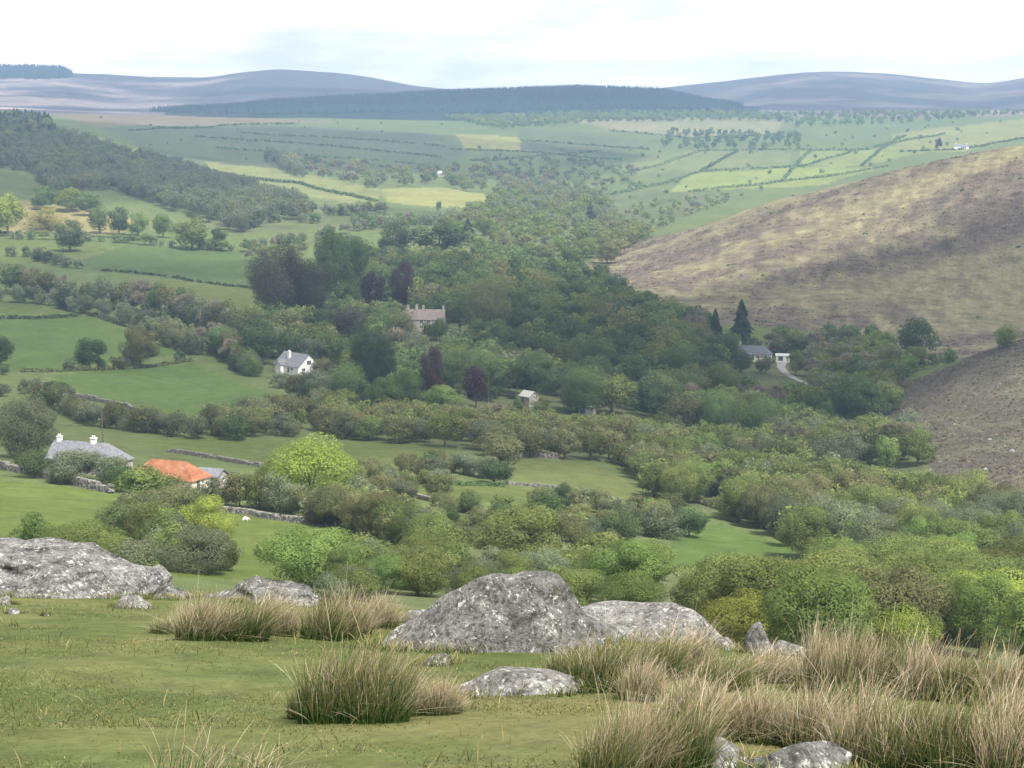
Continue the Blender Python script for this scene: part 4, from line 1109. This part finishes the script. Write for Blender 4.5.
def roof_part(mb, L, D, z0, rise, hipl, hipr, ov=.35, th=.16):
    l, d = L/2 + ov, D/2 + ov; zz = z0 - ov*rise/(D/2)
    xl = -l + (D/2+ov if hipl else 0); xr = l - (D/2+ov if hipr else 0)
    vs = [(-l,-d,zz),(l,-d,zz),(l,d,zz),(-l,d,zz),(xl,0,z0+rise),(xr,0,z0+rise)]
    lo = [(x, y, z - th) for x, y, z in vs]
    fs = [(0,1,5,4),(2,3,4,5)]
    if hipr: fs.append((1,2,5))
    if hipl: fs.append((3,0,4))
    n = len(vs)
    fl = [tuple(i+n for i in reversed(f)) for f in fs]
    edge = [(0,1),(1,2),(2,3),(3,0)] if hipl and hipr else None
    sides = []
    def sd(a, b): sides.append((a+n, b+n, b, a))
    sd(0,1); sd(2,3)
    if hipr: sd(1,2)
    else: sd(1,5); sd(5,2)
    if hipl: sd(3,0)
    else: sd(3,4); sd(4,0)
    mb.poly(vs + lo, fs + fl + sides)

def house(name, label, px, py, ymin, L, D, wall, rise, rz, wm, rm, hips=(0,0), chim=(), wins=(), doors=(), cat='house', chm=None, group=None, dz=0):
    x, y, z = ground_at(px, py, ymin); root = empty(name, (x, y, z + dz), rz)
    mb = MB(); l, d = L/2, D/2
    vs = [(-l,-d,-1.5),(l,-d,-1.5),(l,d,-1.5),(-l,d,-1.5),(-l,-d,wall),(l,-d,wall),(l,d,wall),(-l,d,wall)]; fs = [(0,1,5,4),(2,3,7,6)]
    rr = rise*.985 - .1
    if hips[1]: fs.append((1,2,6,5))
    else: vs.append((l,0,wall+rr)); fs.append((1,2,6,len(vs)-1,5))
    if hips[0]: fs.append((3,0,4,7))
    else: vs.append((-l,0,wall+rr)); fs.append((3,0,4,len(vs)-1,7))
    fs.append((4,5,6,7))
    mb.poly(vs, fs); mb.build('wall', wm, root)
    mb = MB(); roof_part(mb, L, D, wall, rise, *hips); rf = mb.build('roof', rm, root)
    for cx, cy, h, w in chim:
        zt = wall + rise*(1 - abs(cy)/(D/2))
        mb = MB(); mb.box((cx, cy, zt + h/2 - .4), (w, w*.8, h+.8)); mb.box((cx, cy, zt + h + .06), (w*1.22, w*1.05, .16))
        for k in (-.22, .22): mb.box((cx + k*w, cy, zt + h + .38), (w*.22, w*.22, .5))
        mb.build('chimney', chm or wm, rf)
    for side, u, zc, w, h in wins:
        fr = MB(); pn = MB(); t = .09
        def put(m, du, dzv, ww, hh, dep, outw):
            if side == 'f': m.box((u+du, -d-outw, zc+dzv), (ww, dep, hh))
            else: m.box(((l+outw)*(1 if side == 'r' else -1), u+du, zc+dzv), (dep, ww, hh))
        put(pn, 0, 0, w, h, .05, .03)
        for dv in (-1, 1): put(fr, 0, dv*(h/2+.04), w+.2, .1, .1, .05); put(fr, dv*(w/2+.05), 0, .1, h-.03, .1, .05)
        put(fr, 0, 0, .06, h-.03, .09, .06)
        f = fr.build('window', FRAME, root); pn.build('pane', GLASS, f)
    for side, u, w, h in doors:
        m = MB()
        if side == 'f': m.box((u, -d-.03, h/2), (w, .08, h))
        else: m.box((l+.03, u, h/2), (.08, w, h))
        m.build('door', DOORM, root)
    tag(root, label, cat, group); return root

FY = ground_at(92, 470, 150)[1]; S1 = FY/F                       # metres per pixel at the farm
fh = house('farmhouse', 'long grey slate roofed farmhouse with two white chimneys at left', 90, 474, 150, 76*S1, 7.2, 2.6, 3.3, -.38, STONEW, SLATE, (0, 1),
      [(-7.6, 0, .7, 1.0), (1.2, 0, .85, 1.1)], [('f', -5, 1.5, 1.1, 1.1), ('f', 0, 1.5, 1.1, 1.1), ('f', 4.4, 1.5, 1.1, 1.1), ('r', 0.3, 1.4, 1.6, 1.2)], [('f', 2.3, 1.0, 2.0)], chm=WHITE, dz=1.2)
BY = ground_at(178, 492, 150)[1]; S2 = BY/F
house('barn', 'low stone barn with bright orange rusty iron roof', 170, 490, 150, 76*S2, 7.0, 2.3, 3.0, -.42, CREAM, RUST, (1, 1), [], [('r', .6, 1.3, .9, .8)], [('r', -1.2, 1.1, 1.9)], cat='barn', dz=1.0)
house('shed', 'small grey roofed shed right of the orange barn', 212, 487, 150, 5.5, 4.2, 2.1, 1.3, -.4, STONEW, SLATE, (0, 0), [], [('r', 0, 1.2, .8, .7)], [('f', .8, .9, 1.8)], cat='shed', dz=.8)
CY = ground_at(298, 374, 500)[1]; S3 = CY/F
c = house('white_cottage', 'white cottage with grey roof and facing gable below the brown pines', 297, 373, 500, 17.5, 11, 2.8, 4.8, -.85, WHITE, SLATE, (0, 0), [(-2.0, -2.4, 2.6, 1.2)],
      [('r', 0, 4.2, 2.0, 1.7), ('r', -2.8, 1.4, 1.6, 1.3), ('r', 2.8, 1.4, 1.6, 1.3), ('f', 4.5, 1.5, 1.3, 1.1), ('f', -5, 1.5, 1.3, 1.1)], [('f', 1.6, 1.0, 2.0)], dz=1.0)
m = MB(); m.poly([(-5.2,-7.2,-1.5),(-1.6,-7.2,-1.5),(-1.6,-5.45,-1.5),(-5.2,-5.45,-1.5),(-5.2,-7.2,3.0),(-1.6,-7.2,3.0),(-1.6,-5.45,3.0),(-5.2,-5.45,3.0),(-3.4,-7.2,4.9),(-3.4,-5.45,4.9)], [(0,1,5,8,4),(1,2,6,5),(3,0,4,7),(2,3,7,9,6)]); m.build('wall', WHITE, c)
m = MB(); m.poly([(-5.6,-7.5,2.75),(-3.4,-7.5,5.15),(-1.2,-7.5,2.75),(-5.6,-2.0,2.75),(-3.4,-2.0,5.15),(-1.2,-2.0,2.75)], [(0,1,4,3),(1,2,5,4)])
q = m.build('roof', SLATE, c); sm = q.modifiers.new('thick', 'SOLIDIFY'); sm.thickness = .15
MY = ground_at(424, 332, 700)[1]
house('manor_house', 'old stone manor with pinkish roof and several chimneys in the wood', 422, 331, 700, 23.5, 9, 5.0, 4.6, -.12, STONEW, PINKROOF, (0, 0),
      [(-11, 0, 2, 1.2), (-7.0, 0, 1.6, 1.1), (-2.6, 0, 2, 1.2), (.8, 0, 1.6, 1.1), (11, 0, 1.6, 1.1)],
      [('f', -8.5, 3.6, 1.3, 1.5), ('f', -4.5, 3.6, 1.3, 1.5), ('f', .5, 3.6, 1.6, 1.7), ('f', 4.2, 3.6, 1.6, 1.7), ('f', 8.2, 3.6, 1.6, 1.7), ('f', .5, 1.1, 1.6, 1.6), ('f', 4.2, 1.1, 1.6, 1.6), ('f', -4.5, 1.1, 1.3, 1.5)], [('f', 7.4, 1.4, 2.2)], dz=1.5)
house('outhouse', 'small pale stone outhouse at the lower edge of the valley wood', 529, 406, 500, 6.0, 4.6, 2.6, 1.8, -.9, STONEW, simple_mat('pale_slate', (.30,.29,.28), (.42,.41,.39), 2, .9), (0, 0), [], [('r', 0, 2.2, .9, .9)], [('f', -1, .9, 1.8)], cat='outhouse', dz=1.6)
house('shed', 'tiny pale shed roof right of the stone outhouse', 590, 413, 500, 4.6, 3.2, 1.8, .8, -.2, STONEW, simple_mat('pale_sheet', (.36,.35,.34), (.46,.45,.44), 2, .9), (0, 0), [], [], [('f', 1, .8, 1.6)], cat='shed', dz=1.0)
house('slate_house', 'cream walled house with blue slate roof below the moor', 752, 361, 800, 19, 9, 2.8, 3.8, -.2, CREAM, SLATE2, (0, 1), [(-6, 0, 1.4, 1.0)],
      [('f', -6, 1.5, 1.3, 1.2), ('f', -2, 1.5, 1.3, 1.2), ('f', 3, 1.5, 1.3, 1.2), ('f', 7, 1.5, 1.3, 1.2)], [('f', .8, 1.0, 2.1)], dz=1.2)
house('garage', 'small white garage with flat pale roof beside the slate house', 783, 362, 800, 7.0, 6, 2.6, .7, -.15, WHITE, WHITESHEET, (0, 0), [], [('f', 2, 1.5, 1, .9)], [('f', -1.2, 2.4, 2.1)], cat='garage', dz=1.0)
house('brick_shed', 'red brick shed wedged between the slate house and white garage', 774, 355, 800, 5, 4.5, 3.2, 1.6, -.4, BRICK, PINKROOF, (0, 0), [], [('f', 1, 1.6, .9, .9)], [('f', -1, .9, 1.9)], cat='shed', dz=1.8)
house('farmhouse', 'far white farmhouse on the right hand skyline fields', 961, 149, 1800, 24, 9, 4.6, 3.6, -.15, WHITE, SLATE, (0, 0), [(-9, 0, 1.6, 1.2), (9, 0, 1.6, 1.2)], [('f', -7, 3, 1.6, 1.5), ('f', 0, 3, 1.6, 1.5), ('f', 7, 3, 1.6, 1.5)], [('f', 3, 1.2, 2.2)])
house('barn', 'far pale roofed barn among trees below the striped fields', 435, 176, 1700, 26, 11, 4, 3, .0, STONEW, WHITESHEET, (0, 0), [], [('f', 6, 2, 1.4, 1.2)], [('f', 0, 4, 3.4)], cat='barn')
# the pale drive beside the slate house
m = MB(); dp = [(782,363,5),(781,368,4),(786,374,3.5),(796,380,3),(812,386,3)]; vs = []
for px, py, w in dp:
    x, y, z = ground_at(px, py, 700)
    for s in (-1, 1): vs.append((x + s*w/2, y, float(hgt(x + s*w/2, y)) + .25))
m.poly(vs, [(2*i, 2*i+1, 2*i+3, 2*i+2) for i in range(len(dp)-1)]); tag(m.build('drive', simple_mat('pale_gravel', (.22, .215, .205), (.31, .30, .29), .5, .95)), kind='structure')
m = MB(); dp = [(905,372),(935,362),(960,356)]; vs = []
for px, py in dp:
    x, y, z = ground_at(px, py, 860)
    for s in (-2, 2): vs.append((x + s*.3, y + s, float(hgt(x + s*.3, y + s)) + .3))
m.poly(vs, [(2*i, 2*i+1, 2*i+3, 2*i+2) for i in range(len(dp)-1)]); tag(m.build('track', simple_mat('grey_track', (.22, .21, .20), (.3, .29, .28), .5, .95)), kind='structure')

# a sheep grazing in the near field, a pole by the farm
def sheep(px, py, label):
    x, y, z = ground_at(px, py, 100); root = empty('sheep', (x, y, z), .3)
    import bmesh
    bm = bmesh.new()
    sk = [((-.5,0,.62),.27),((-.2,0,.66),.33),((.2,0,.66),.32),((.45,0,.64),.24),((.62,0,.62),.14),((.78,0,.42),.10),((.86,0,.26),.07)]
    legs = [(.38,.13),(.38,-.13),(-.38,.13),(-.38,-.13)]
    v0 = []
    for p, r in sk: v0.append((bm.verts.new(p), r))
    for a, b in zip(v0[:-1], v0[1:]): bm.edges.new((a[0], b[0]))
    for lx, ly in legs:
        src = v0[3][0] if lx > 0 else v0[0][0]
        a = bm.verts.new((lx, ly, .42)); b = bm.verts.new((lx-.03, ly, .22)); c_ = bm.verts.new((lx, ly, 0))
        bm.edges.new((src, a)); bm.edges.new((a, b)); bm.edges.new((b, c_)); v0 += [(a, .12), (b, .05), (c_, .045)]
    bm.verts.index_update(); rad = [(v.index, r) for v, r in v0]
    me = bpy.data.meshes.new('sheep_body'); bm.to_mesh(me); bm.free(); me.materials.append(simple_mat('fleece', (.55, .52, .46), (.72, .69, .62), 9, .95))
    o = obj('body', me, root); sm = o.modifiers.new('skin', 'SKIN')
    ly = me.skin_vertices.new() if not me.skin_vertices else me.skin_vertices[0]
    for i, r in rad: ly.data[i].radius = (r, r)
    ly.data[0].use_root = True
    o.modifiers.new('sub', 'SUBSURF').levels = 2
    tag(root, label, 'sheep')
sheep(245, 522, 'single white sheep grazing in the near field below the wall')
x, y, z = ground_at(103, 446, 300)
pl = empty('telegraph_pole', (x, y, z)); m = MB(); v, f = tube([(0,0,-.5),(0,0,9.5)], [.16,.12], 8); m.poly(v, f); m.build('pole', BARK, pl)
m = MB(); m.box((0,-.14,9.0), (1.6,.12,.12)); m.box((0,-.14,8.5), (1.2,.12,.12)); m.build('crossarm', BARK, pl); tag(pl, 'thin wooden telegraph pole behind the slate roofed farmhouse', 'pole')
x, y, z = ground_at(752, 432, 400); m = MB(); v, f = tube([(0,0,-.3),(0,0,3.4),(0,0,3.5)], [.16,.16,.02], 8); m.poly(v, f)
tag(m.build('white_post', WHITE, None, (x, y, z)), 'white post standing among trees below the slate house', 'post')

# ------------------------------------------------------------------ rushes and turf
def col_mat(name, trans=.25, rough=.7):
    m, nt, out = mat_new(name)
    vc = nt.nodes.new('ShaderNodeVertexColor'); vc.layer_name = 'Col'; g = nt.nodes.new('ShaderNodeNewGeometry')
    hsv = nt.nodes.new('ShaderNodeHueSaturation'); mr = nd(nt, 'ShaderNodeMapRange'); lk(nt, g.outputs['Random Per Island'], mr.inputs[0]); mr.inputs[3].default_value = .65; mr.inputs[4].default_value = 1.3
    lk(nt, mr.outputs[0], hsv.inputs['Value']); lk(nt, vc.outputs[0], hsv.inputs['Color'])
    d = nt.nodes.new('ShaderNodeBsdfDiffuse'); t = nt.nodes.new('ShaderNodeBsdfTranslucent'); lk(nt, hsv.outputs[0], d.inputs[0]); lk(nt, hsv.outputs[0], t.inputs[0])
    mx = nt.nodes.new('ShaderNodeMixShader'); mx.inputs[0].default_value = trans; lk(nt, d.outputs[0], mx.inputs[1]); lk(nt, t.outputs[0], mx.inputs[2]); lk(nt, mx.outputs[0], out.inputs['Surface'])
    return m
RUSHM = col_mat('rush_blades', .4); TURFM = col_mat('turf_blades', .3)

def blades(px_, hs, lean, width, tipcol, basecol, dead, rng, segs=4, tipstart=.35):
    """px_ (n,2) feet, hs heights, lean (n,2) sideways throw of the tips"""
    n = len(px_); t = np.linspace(0, 1, segs + 1)
    side = rng.uniform(0, PI, n); sd = np.stack([np.cos(side), np.sin(side), np.zeros(n)], 1)
    c = np.zeros((n, segs+1, 3)); c[:, :, :2] = px_[:, None, :] + lean[:, None, :]*(t**1.9)[None, :, None]
    c[:, :, 2] = hs[:, None]*t[None]*(1 - .12*t[None]*np.linalg.norm(lean, axis=1)[:, None]/np.maximum(hs[:, None], .01))
    wd = width*(1 - .72*t**1.4)
    v = np.stack([c - sd[:, None]*wd[None, :, None], c + sd[:, None]*wd[None, :, None]], 2)       # n, s, 2, 3
    ts = tipstart + rng.uniform(-.12, .15, (n, 1))
    m = np.clip((t[None, :] - ts)/.35, 0, 1)
    m = np.clip(m + dead[:, None], 0, 1)
    col = basecol[None, None]*(1 - m[..., None]) + tipcol[:, None]*m[..., None]
    col = np.repeat(col[:, :, None], 2, 2).reshape(-1, 3)
    o = (np.arange(n)*(segs+1)*2)[:, None, None]; k = np.arange(segs)*2
    f = np.stack([k, k+1, k+3, k+2], 1)[None] + o
    return v.reshape(-1, 3), f.reshape(-1, 4), col

def rush_proto(seed, n, straw):
    rng = np.random.default_rng(seed)
    r = np.sqrt(rng.random(n))*.5; a = rng.uniform(0, 2*PI, n); p = np.stack([r*np.cos(a), r*np.sin(a)*.8], 1)
    lump = .75 + .5*vnoise(p[:, 0]*5 + seed, p[:, 1]*5, seed)
    hs = (1 - .45*(r/.5)**2)*rng.uniform(.40, 1.0, n)*lump; hs = np.where(rng.random(n) < .10, hs*1.32, hs)
    lean = p*.55*hs[:, None] + np.stack([rng.normal(.2, .24, n), rng.normal(0, .2, n)], 1)*hs[:, None]*1.1
    fl = rng.random(n) < .13; lean = np.where(fl[:, None], rng.normal(0, .5, (n, 2))*hs[:, None]*1.3 + lean, lean); hs = np.where(fl, hs*.7, hs)
    tip = np.where(rng.random(n)[:, None] < .5, np.array([[.64, .50, .37]]), np.array([[.50, .38, .26]]))
    tip = np.where(rng.random(n)[:, None] < .16, np.array([[.76, .68, .52]]), tip)
    green = rng.random(n) > straw
    tip = np.where(green[:, None], np.array([[.19, .19, .07]]), tip)
    dead = np.where(green, 0, np.where(rng.random(n) < .14*straw, .6, rng.uniform(-.3, .08, n)))
    v, f, c = blades(p, hs, lean, .0056, tip, np.array([.050, .092, .024]), dead, rng, 5, .40 if straw > .6 else .50)
    return mesh_np('rush_blades', v, f, RUSHM, False, c)
RP = {'green': [rush_proto(i, 1300, .42) for i in range(3)], 'straw': [rush_proto(10+i, 1300, .78) for i in range(4)], 'thin': [rush_proto(30, 90, .95)]}
RUSH = [  # foot x, foot y, height, width in the photo, kind, label
 (200,640,60,64,'straw','straw tipped rush clump, leftmost of the row behind the turf'), (240,640,54,60,'green','greenish rush clump second from left in the row behind the turf'),
 (274,636,52,56,'straw','straw rush clump in front of the pale layered rocks'), (172,634,24,46,'green','low green rush tuft left of the row behind the turf'),
 (322,640,58,46,'green','green based rush clump right of the pale layered rocks'), (348,640,66,60,'straw','straw rush clump left behind the dark front clump'), (380,628,42,46,'straw','low straw rush clump just left of the boulder tail'),
 (336,722,96,80,'green','large dark green rush clump standing alone on the turf'), (376,722,90,70,'green','right half of the large dark rush clump on the turf'), (404,716,66,54,'straw','shorter straw rush clump right of the dark clump'),
 (442,714,46,50,'straw','small rush clump beside the flat grey stone'), (306,718,50,40,'green','short green rush tuft at the left foot of the dark clump'),
 (566,684,50,50,'green','green rush clump at the right foot of the lichened boulder'), (604,690,64,70,'green','green based rush clump right of the lichened boulder'), (646,680,60,70,'green','dark based rush clump in front of the grey slab'),
 (686,676,56,66,'straw','straw rush clump before the right end of the slab'), (640,700,52,60,'straw','low straw rush clump before the dark based clump'),
 (634,778,100,90,'straw','front straw rush clump left of the bottom edge rocks'), (606,788,92,60,'green','greener rush clump at the left of the front mass'), (672,776,104,80,'green','tall green based rush clump above the pale bottom edge rock'),
 (714,738,66,80,'straw','straw rush clump behind the pale bottom edge rock'), (762,742,72,84,'straw','straw rush clump behind the darker bottom edge rock'), (812,748,78,84,'straw','pale straw rush clump right of the darker bottom edge rock'),
 (862,764,92,90,'straw','straw rush clump in the middle of the right front mass'), (912,772,98,90,'green','green based rush clump in the right front mass'), (960,776,104,90,'green','green based rush clump near the lower right corner'),
 (1012,780,108,96,'straw','straw rush clump in the lower right corner'), (840,728,56,76,'green','greenish rush clump between the two right hand rows'),
 (818,692,78,60,'straw','tall straw rush clump, leftmost of the back row on the crest'), (850,694,86,64,'straw','tallest straw rush clump on the right hand crest'), (888,694,76,66,'green','green based rush clump right of the tallest crest clump'),
 (926,698,68,66,'straw','straw rush clump midway along the right crest'), (964,702,66,66,'green','green based rush clump second from right on the crest'), (1004,708,66,70,'straw','straw rush clump at the right end of the crest'),
 (768,682,40,70,'straw','low mossy straw tuft below the pointed stone'), (722,690,42,60,'green','low green rush tuft left of the mossy straw tuft'),
   (1010,738,62,84,'straw','low straw clump at the right edge before the crest row'),
 (690,716,50,70,'straw','low straw clump between slab rushes and front rushes'), 
 (186,786,96,90,'thin','few thin dry stalks at the bottom left of the turf'), (232,784,74,100,'thin','sparse dry stalks right of the thin stalks at the bottom'), (282,790,56,90,'thin','sparse bent stalks, rightmost at the bottom of the turf')]
rg = random.Random(3)
for px, py, hp, wp, kd, l in RUSH:
    x, y, z = ground_at(px, py, 6, 60); s = y/F
    o = obj('rush_clump', rg.choice(RP[kd]), None, (x, y, z - .02)); o.rotation_euler = (0, 0, rg.uniform(-.35, .35))
    k_ = .76 if kd == 'straw' else .95; o.scale = (wp*s/.95*k_, wp*s/.95*k_, hp*s/.92); tag(o, l, 'rushes', 'rush clumps on the turf')

def turf_grass(name, n, y0, y1, h, width, label, seed, cond=None):
    rng = np.random.default_rng(seed); Y = y0*(y1/y0)**rng.random(n); S = rng.uniform(-.33, .33, n); X = S*Y
    tn_ = fbm(X/1.3, Y/1.3, 3, 91); ok = rng.random(n) < np.clip(tn_*4 - 1.6, .03, 1)
    X, Y, tn_ = X[ok], Y[ok], tn_[ok]; n = len(X); Z = hgt(X, Y)
    hs = h*rng.uniform(.4, 1.3, n)*(.6 + .8*tn_)
    lean = rng.normal(size=(n, 2))*hs[:, None]*.7
    dry = rng.random(n) < .22
    tip = np.where(dry[:, None], np.array([[.30, .25, .11]]), np.array([[.108, .122, .046]]))
    v, f, c = blades(np.zeros((n, 2)), hs, lean, width, tip, np.array([.088, .102, .038]), np.where(dry, .4, 0), rng, 2, .1)
    base = np.repeat(np.stack([X, Y, Z], 1), 6, 0)
    tag(obj(name, mesh_np(name, v + base, f, TURFM, False, c)), label, 'grass', None, 'stuff')
turf_grass('turf_grass', 150000, 8, 36, .013, .0045, 'short grazed grass blades over the foreground turf', 5)
turf_grass('long_grass', 5000, 9, 40, .10, .004, 'longer grass wisps scattered through the foreground turf', 6)

rng = np.random.default_rng(99); P_ = []
for (rx_, ry_, a_, b_, rz_) in ROCKS:
    if ry_ > 60: continue
    m_ = int(900*(a_ + b_)); th = rng.uniform(0, 2*PI, m_); q = rng.uniform(.78, 1.12, m_); lump = vnoise(th*2.5 + rx_*9, th*0 + ry_, 5)
    ok = rng.random(m_) < lump*1.5 - .25
    P_.append(np.stack([rx_ + a_*q*np.cos(th) + rng.normal(size=m_)*.04, ry_ + b_*q*np.sin(th) + rng.normal(size=m_)*.04], 1)[ok])
P_ = np.concatenate(P_); n = len(P_); hs = rng.uniform(.04, .13, n); lean = rng.normal(size=(n, 2))*hs[:, None]*.5
tip = np.where(rng.random(n)[:, None] < .4, np.array([[.40, .33, .18]]), np.array([[.13, .16, .05]]))
v, f, c = blades(np.zeros((n, 2)), hs, lean, .005, tip, np.array([.07, .095, .03]), np.where(rng.random(n) < .3, .4, 0.), rng, 3, .3)
tag(obj('long_grass', mesh_np('long_grass', v + np.repeat(np.stack([P_[:, 0], P_[:, 1], hgt(P_[:, 0], P_[:, 1])], 1), 8, 0), f, TURFM, False, c)), 'longer grass growing around the feet of the rocks', 'grass', None, 'stuff')

# ------------------------------------------------------------------ light, sky, clouds, air
SUN_EL, SUN_AZ = math.radians(54), math.radians(148)           # azimuth from the view direction, clockwise
sd = Vector((math.sin(SUN_AZ)*math.cos(SUN_EL), math.cos(SUN_AZ)*math.cos(SUN_EL), math.sin(SUN_EL)))
li = bpy.data.lights.new('sun', 'SUN'); li.energy = 4.6; li.angle = math.radians(2.5); li.color = (1, .965, .91)
lo = bpy.data.objects.new('sun', li); COL.objects.link(lo); lo.rotation_euler = sd.to_track_quat('Z', 'Y').to_euler()
wd = bpy.data.worlds.new('World'); scene.world = wd; wd.use_nodes = True
nt = wd.node_tree; nt.nodes.clear(); out = nt.nodes.new('ShaderNodeOutputWorld')
sky = nt.nodes.new('ShaderNodeTexSky'); sky.sky_type = 'NISHITA'; sky.sun_disc = False; sky.sun_elevation = SUN_EL; sky.sun_rotation = SUN_AZ; sky.air_density = 1; sky.dust_density = 1.5
tc = nt.nodes.new('ShaderNodeTexCoord'); mp = nt.nodes.new('ShaderNodeMapping'); mp.inputs['Scale'].default_value = (1, 1, 4.5); lk(nt, tc.outputs['Generated'], mp.inputs[0])
cn = noise_n(nt, mp.outputs[0], 2.6, 8, .6); cn2 = noise_n(nt, mp.outputs[0], 7, 6, .6)
cov = ramp(nt, cn, [(.30, (.6,)*3), (.50, (1,)*3)]); shade = ramp(nt, cn2, [(.32, (8.0, 8.1, 8.4)), (.6, (14.0, 13.7, 13.2))])
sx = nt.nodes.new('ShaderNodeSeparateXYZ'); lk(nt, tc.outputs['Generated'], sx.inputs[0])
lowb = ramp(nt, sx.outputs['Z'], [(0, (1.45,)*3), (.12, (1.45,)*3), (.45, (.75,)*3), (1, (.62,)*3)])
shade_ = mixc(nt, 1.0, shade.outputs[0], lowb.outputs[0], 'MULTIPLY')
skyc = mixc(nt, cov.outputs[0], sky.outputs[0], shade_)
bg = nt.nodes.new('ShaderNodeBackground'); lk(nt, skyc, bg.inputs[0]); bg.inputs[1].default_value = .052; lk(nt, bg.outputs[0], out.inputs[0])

def cloud(cx, cy, rx, ry, seed, hgt_=950, dens=1.0, rot=0.0):
    """a real cloud over the valley; cx,cy is the middle of the ground its shade falls on"""
    import bmesh
    bm = bmesh.new(); bmesh.ops.create_icosphere(bm, subdivisions=5, radius=1); off = Vector((seed*5.1, seed*2.3, 1.7))
    for v in bm.verts:
        p = v.co.copy(); n1 = mnoise.fractal(p*1.6 + off, 1, 2.1, 5); k = 1 + (.30 if dens < 1.2 else .16)*n1
        v.co = Vector((p.x*rx*k, p.y*ry*k, (p.z*150 if p.z > 0 else p.z*45)*(1 + .5*n1)))
    me = bpy.data.meshes.new('cloud'); bm.to_mesh(me); bm.free(); me.polygons.foreach_set('use_smooth', np.ones(len(me.polygons), bool)); me.materials.append(cloud_mat(dens))
    k = (hgt_ + 90)/sd.z
    o = obj('cloud', me, None, (cx + sd.x*k, cy + sd.y*k, hgt_)); o.rotation_euler = (0, 0, rot); tag(o, kind='structure')
def cloud_mat(dens):
    m, nt, out = mat_new('cloud_vapour')
    cr = nt.nodes.new('ShaderNodeValue'); cr.outputs[0].default_value = min(.66, .36*dens)
    d = nt.nodes.new('ShaderNodeBsdfDiffuse'); d.inputs[0].default_value = (.9, .9, .9, 1); tl = nt.nodes.new('ShaderNodeBsdfTranslucent'); tl.inputs[0].default_value = (.9, .9, .9, 1)
    m1_ = nt.nodes.new('ShaderNodeMixShader'); m1_.inputs[0].default_value = .6; lk(nt, d.outputs[0], m1_.inputs[1]); lk(nt, tl.outputs[0], m1_.inputs[2])
    tp = nt.nodes.new('ShaderNodeBsdfTransparent'); m2_ = nt.nodes.new('ShaderNodeMixShader'); lk(nt, cr.outputs[0], m2_.inputs[0]); lk(nt, tp.outputs[0], m2_.inputs[1]); lk(nt, m1_.outputs[0], m2_.inputs[2]); lk(nt, m2_.outputs[0], out.inputs['Surface'])
    return m
cloud(-190, 850, 330, 430, 1, dens=.6)
cloud(385, 1105, 500, 225, 5, dens=1.35, rot=.81)
cloud(-620, 2050, 360, 420, 2, dens=.7)
cloud(-420, 3300, 620, 560, 3, dens=.7)
cloud(150, 6400, 2300, 1200, 6, 1200, .8)

zlow = float(ZG.min()) - 1.0; ztop = float(ZG.max()) + 45
m, nt, out = mat_new('haze_air')
pv = nt.nodes.new('ShaderNodeVolumePrincipled'); pv.inputs['Color'].default_value = (.45, .67, 1, 1); pv.inputs['Density'].default_value = 1.12e-4; pv.inputs['Anisotropy'].default_value = .1
lk(nt, pv.outputs[0], out.inputs['Volume'])
mb = MB(); mb.box((0, 4700, (zlow + ztop)/2), (21000, 10200, ztop - zlow)); tag(mb.build('haze', m), 'pale air haze over the whole valley', 'haze', None, 'stuff')

# ------------------------------------------------------------------ camera and view
cam = bpy.data.cameras.new('camera'); cam.sensor_width = 36; cam.lens = F/W*36; cam.clip_end = 40000; cam.clip_start = .1
co = bpy.data.objects.new('camera', cam); COL.objects.link(co); co.location = (0, 0, 0); co.rotation_euler = (PI/2 - PITCH, 0, 0); scene.camera = co
scene.view_settings.view_transform = 'Standard'; scene.view_settings.look = 'None'; scene.view_settings.exposure = 1.06; scene.view_settings.gamma = 1
scene.cycles.max_bounces = 6; scene.cycles.diffuse_bounces = 3; scene.cycles.transmission_bounces = 3; scene.cycles.transparent_max_bounces = 8; scene.cycles.volume_bounces = 0
scene.cycles.use_denoising = True
print('TREES', len(TREES), 'seen', len(SEEN), 'ind', len(IND), 'rest', len(REST), 'zmin', zlow, 'zmax', ztop)

if 0:
    dg = bpy.context.evaluated_depsgraph_get()
    for Yq in (950,1000,1050,1100,1150,1200,1250,1300,1350,1400,1450):
        r = ''
        for xq in range(-300, 420, 30):
            p = Vector((xq, Yq, 60)); h_ = scene.ray_cast(dg, p, sd)
            r += '#' if h_[0] and h_[4].name.startswith('cloud') else ('h' if h_[0] else '.')
        print('SH', Yq, r)
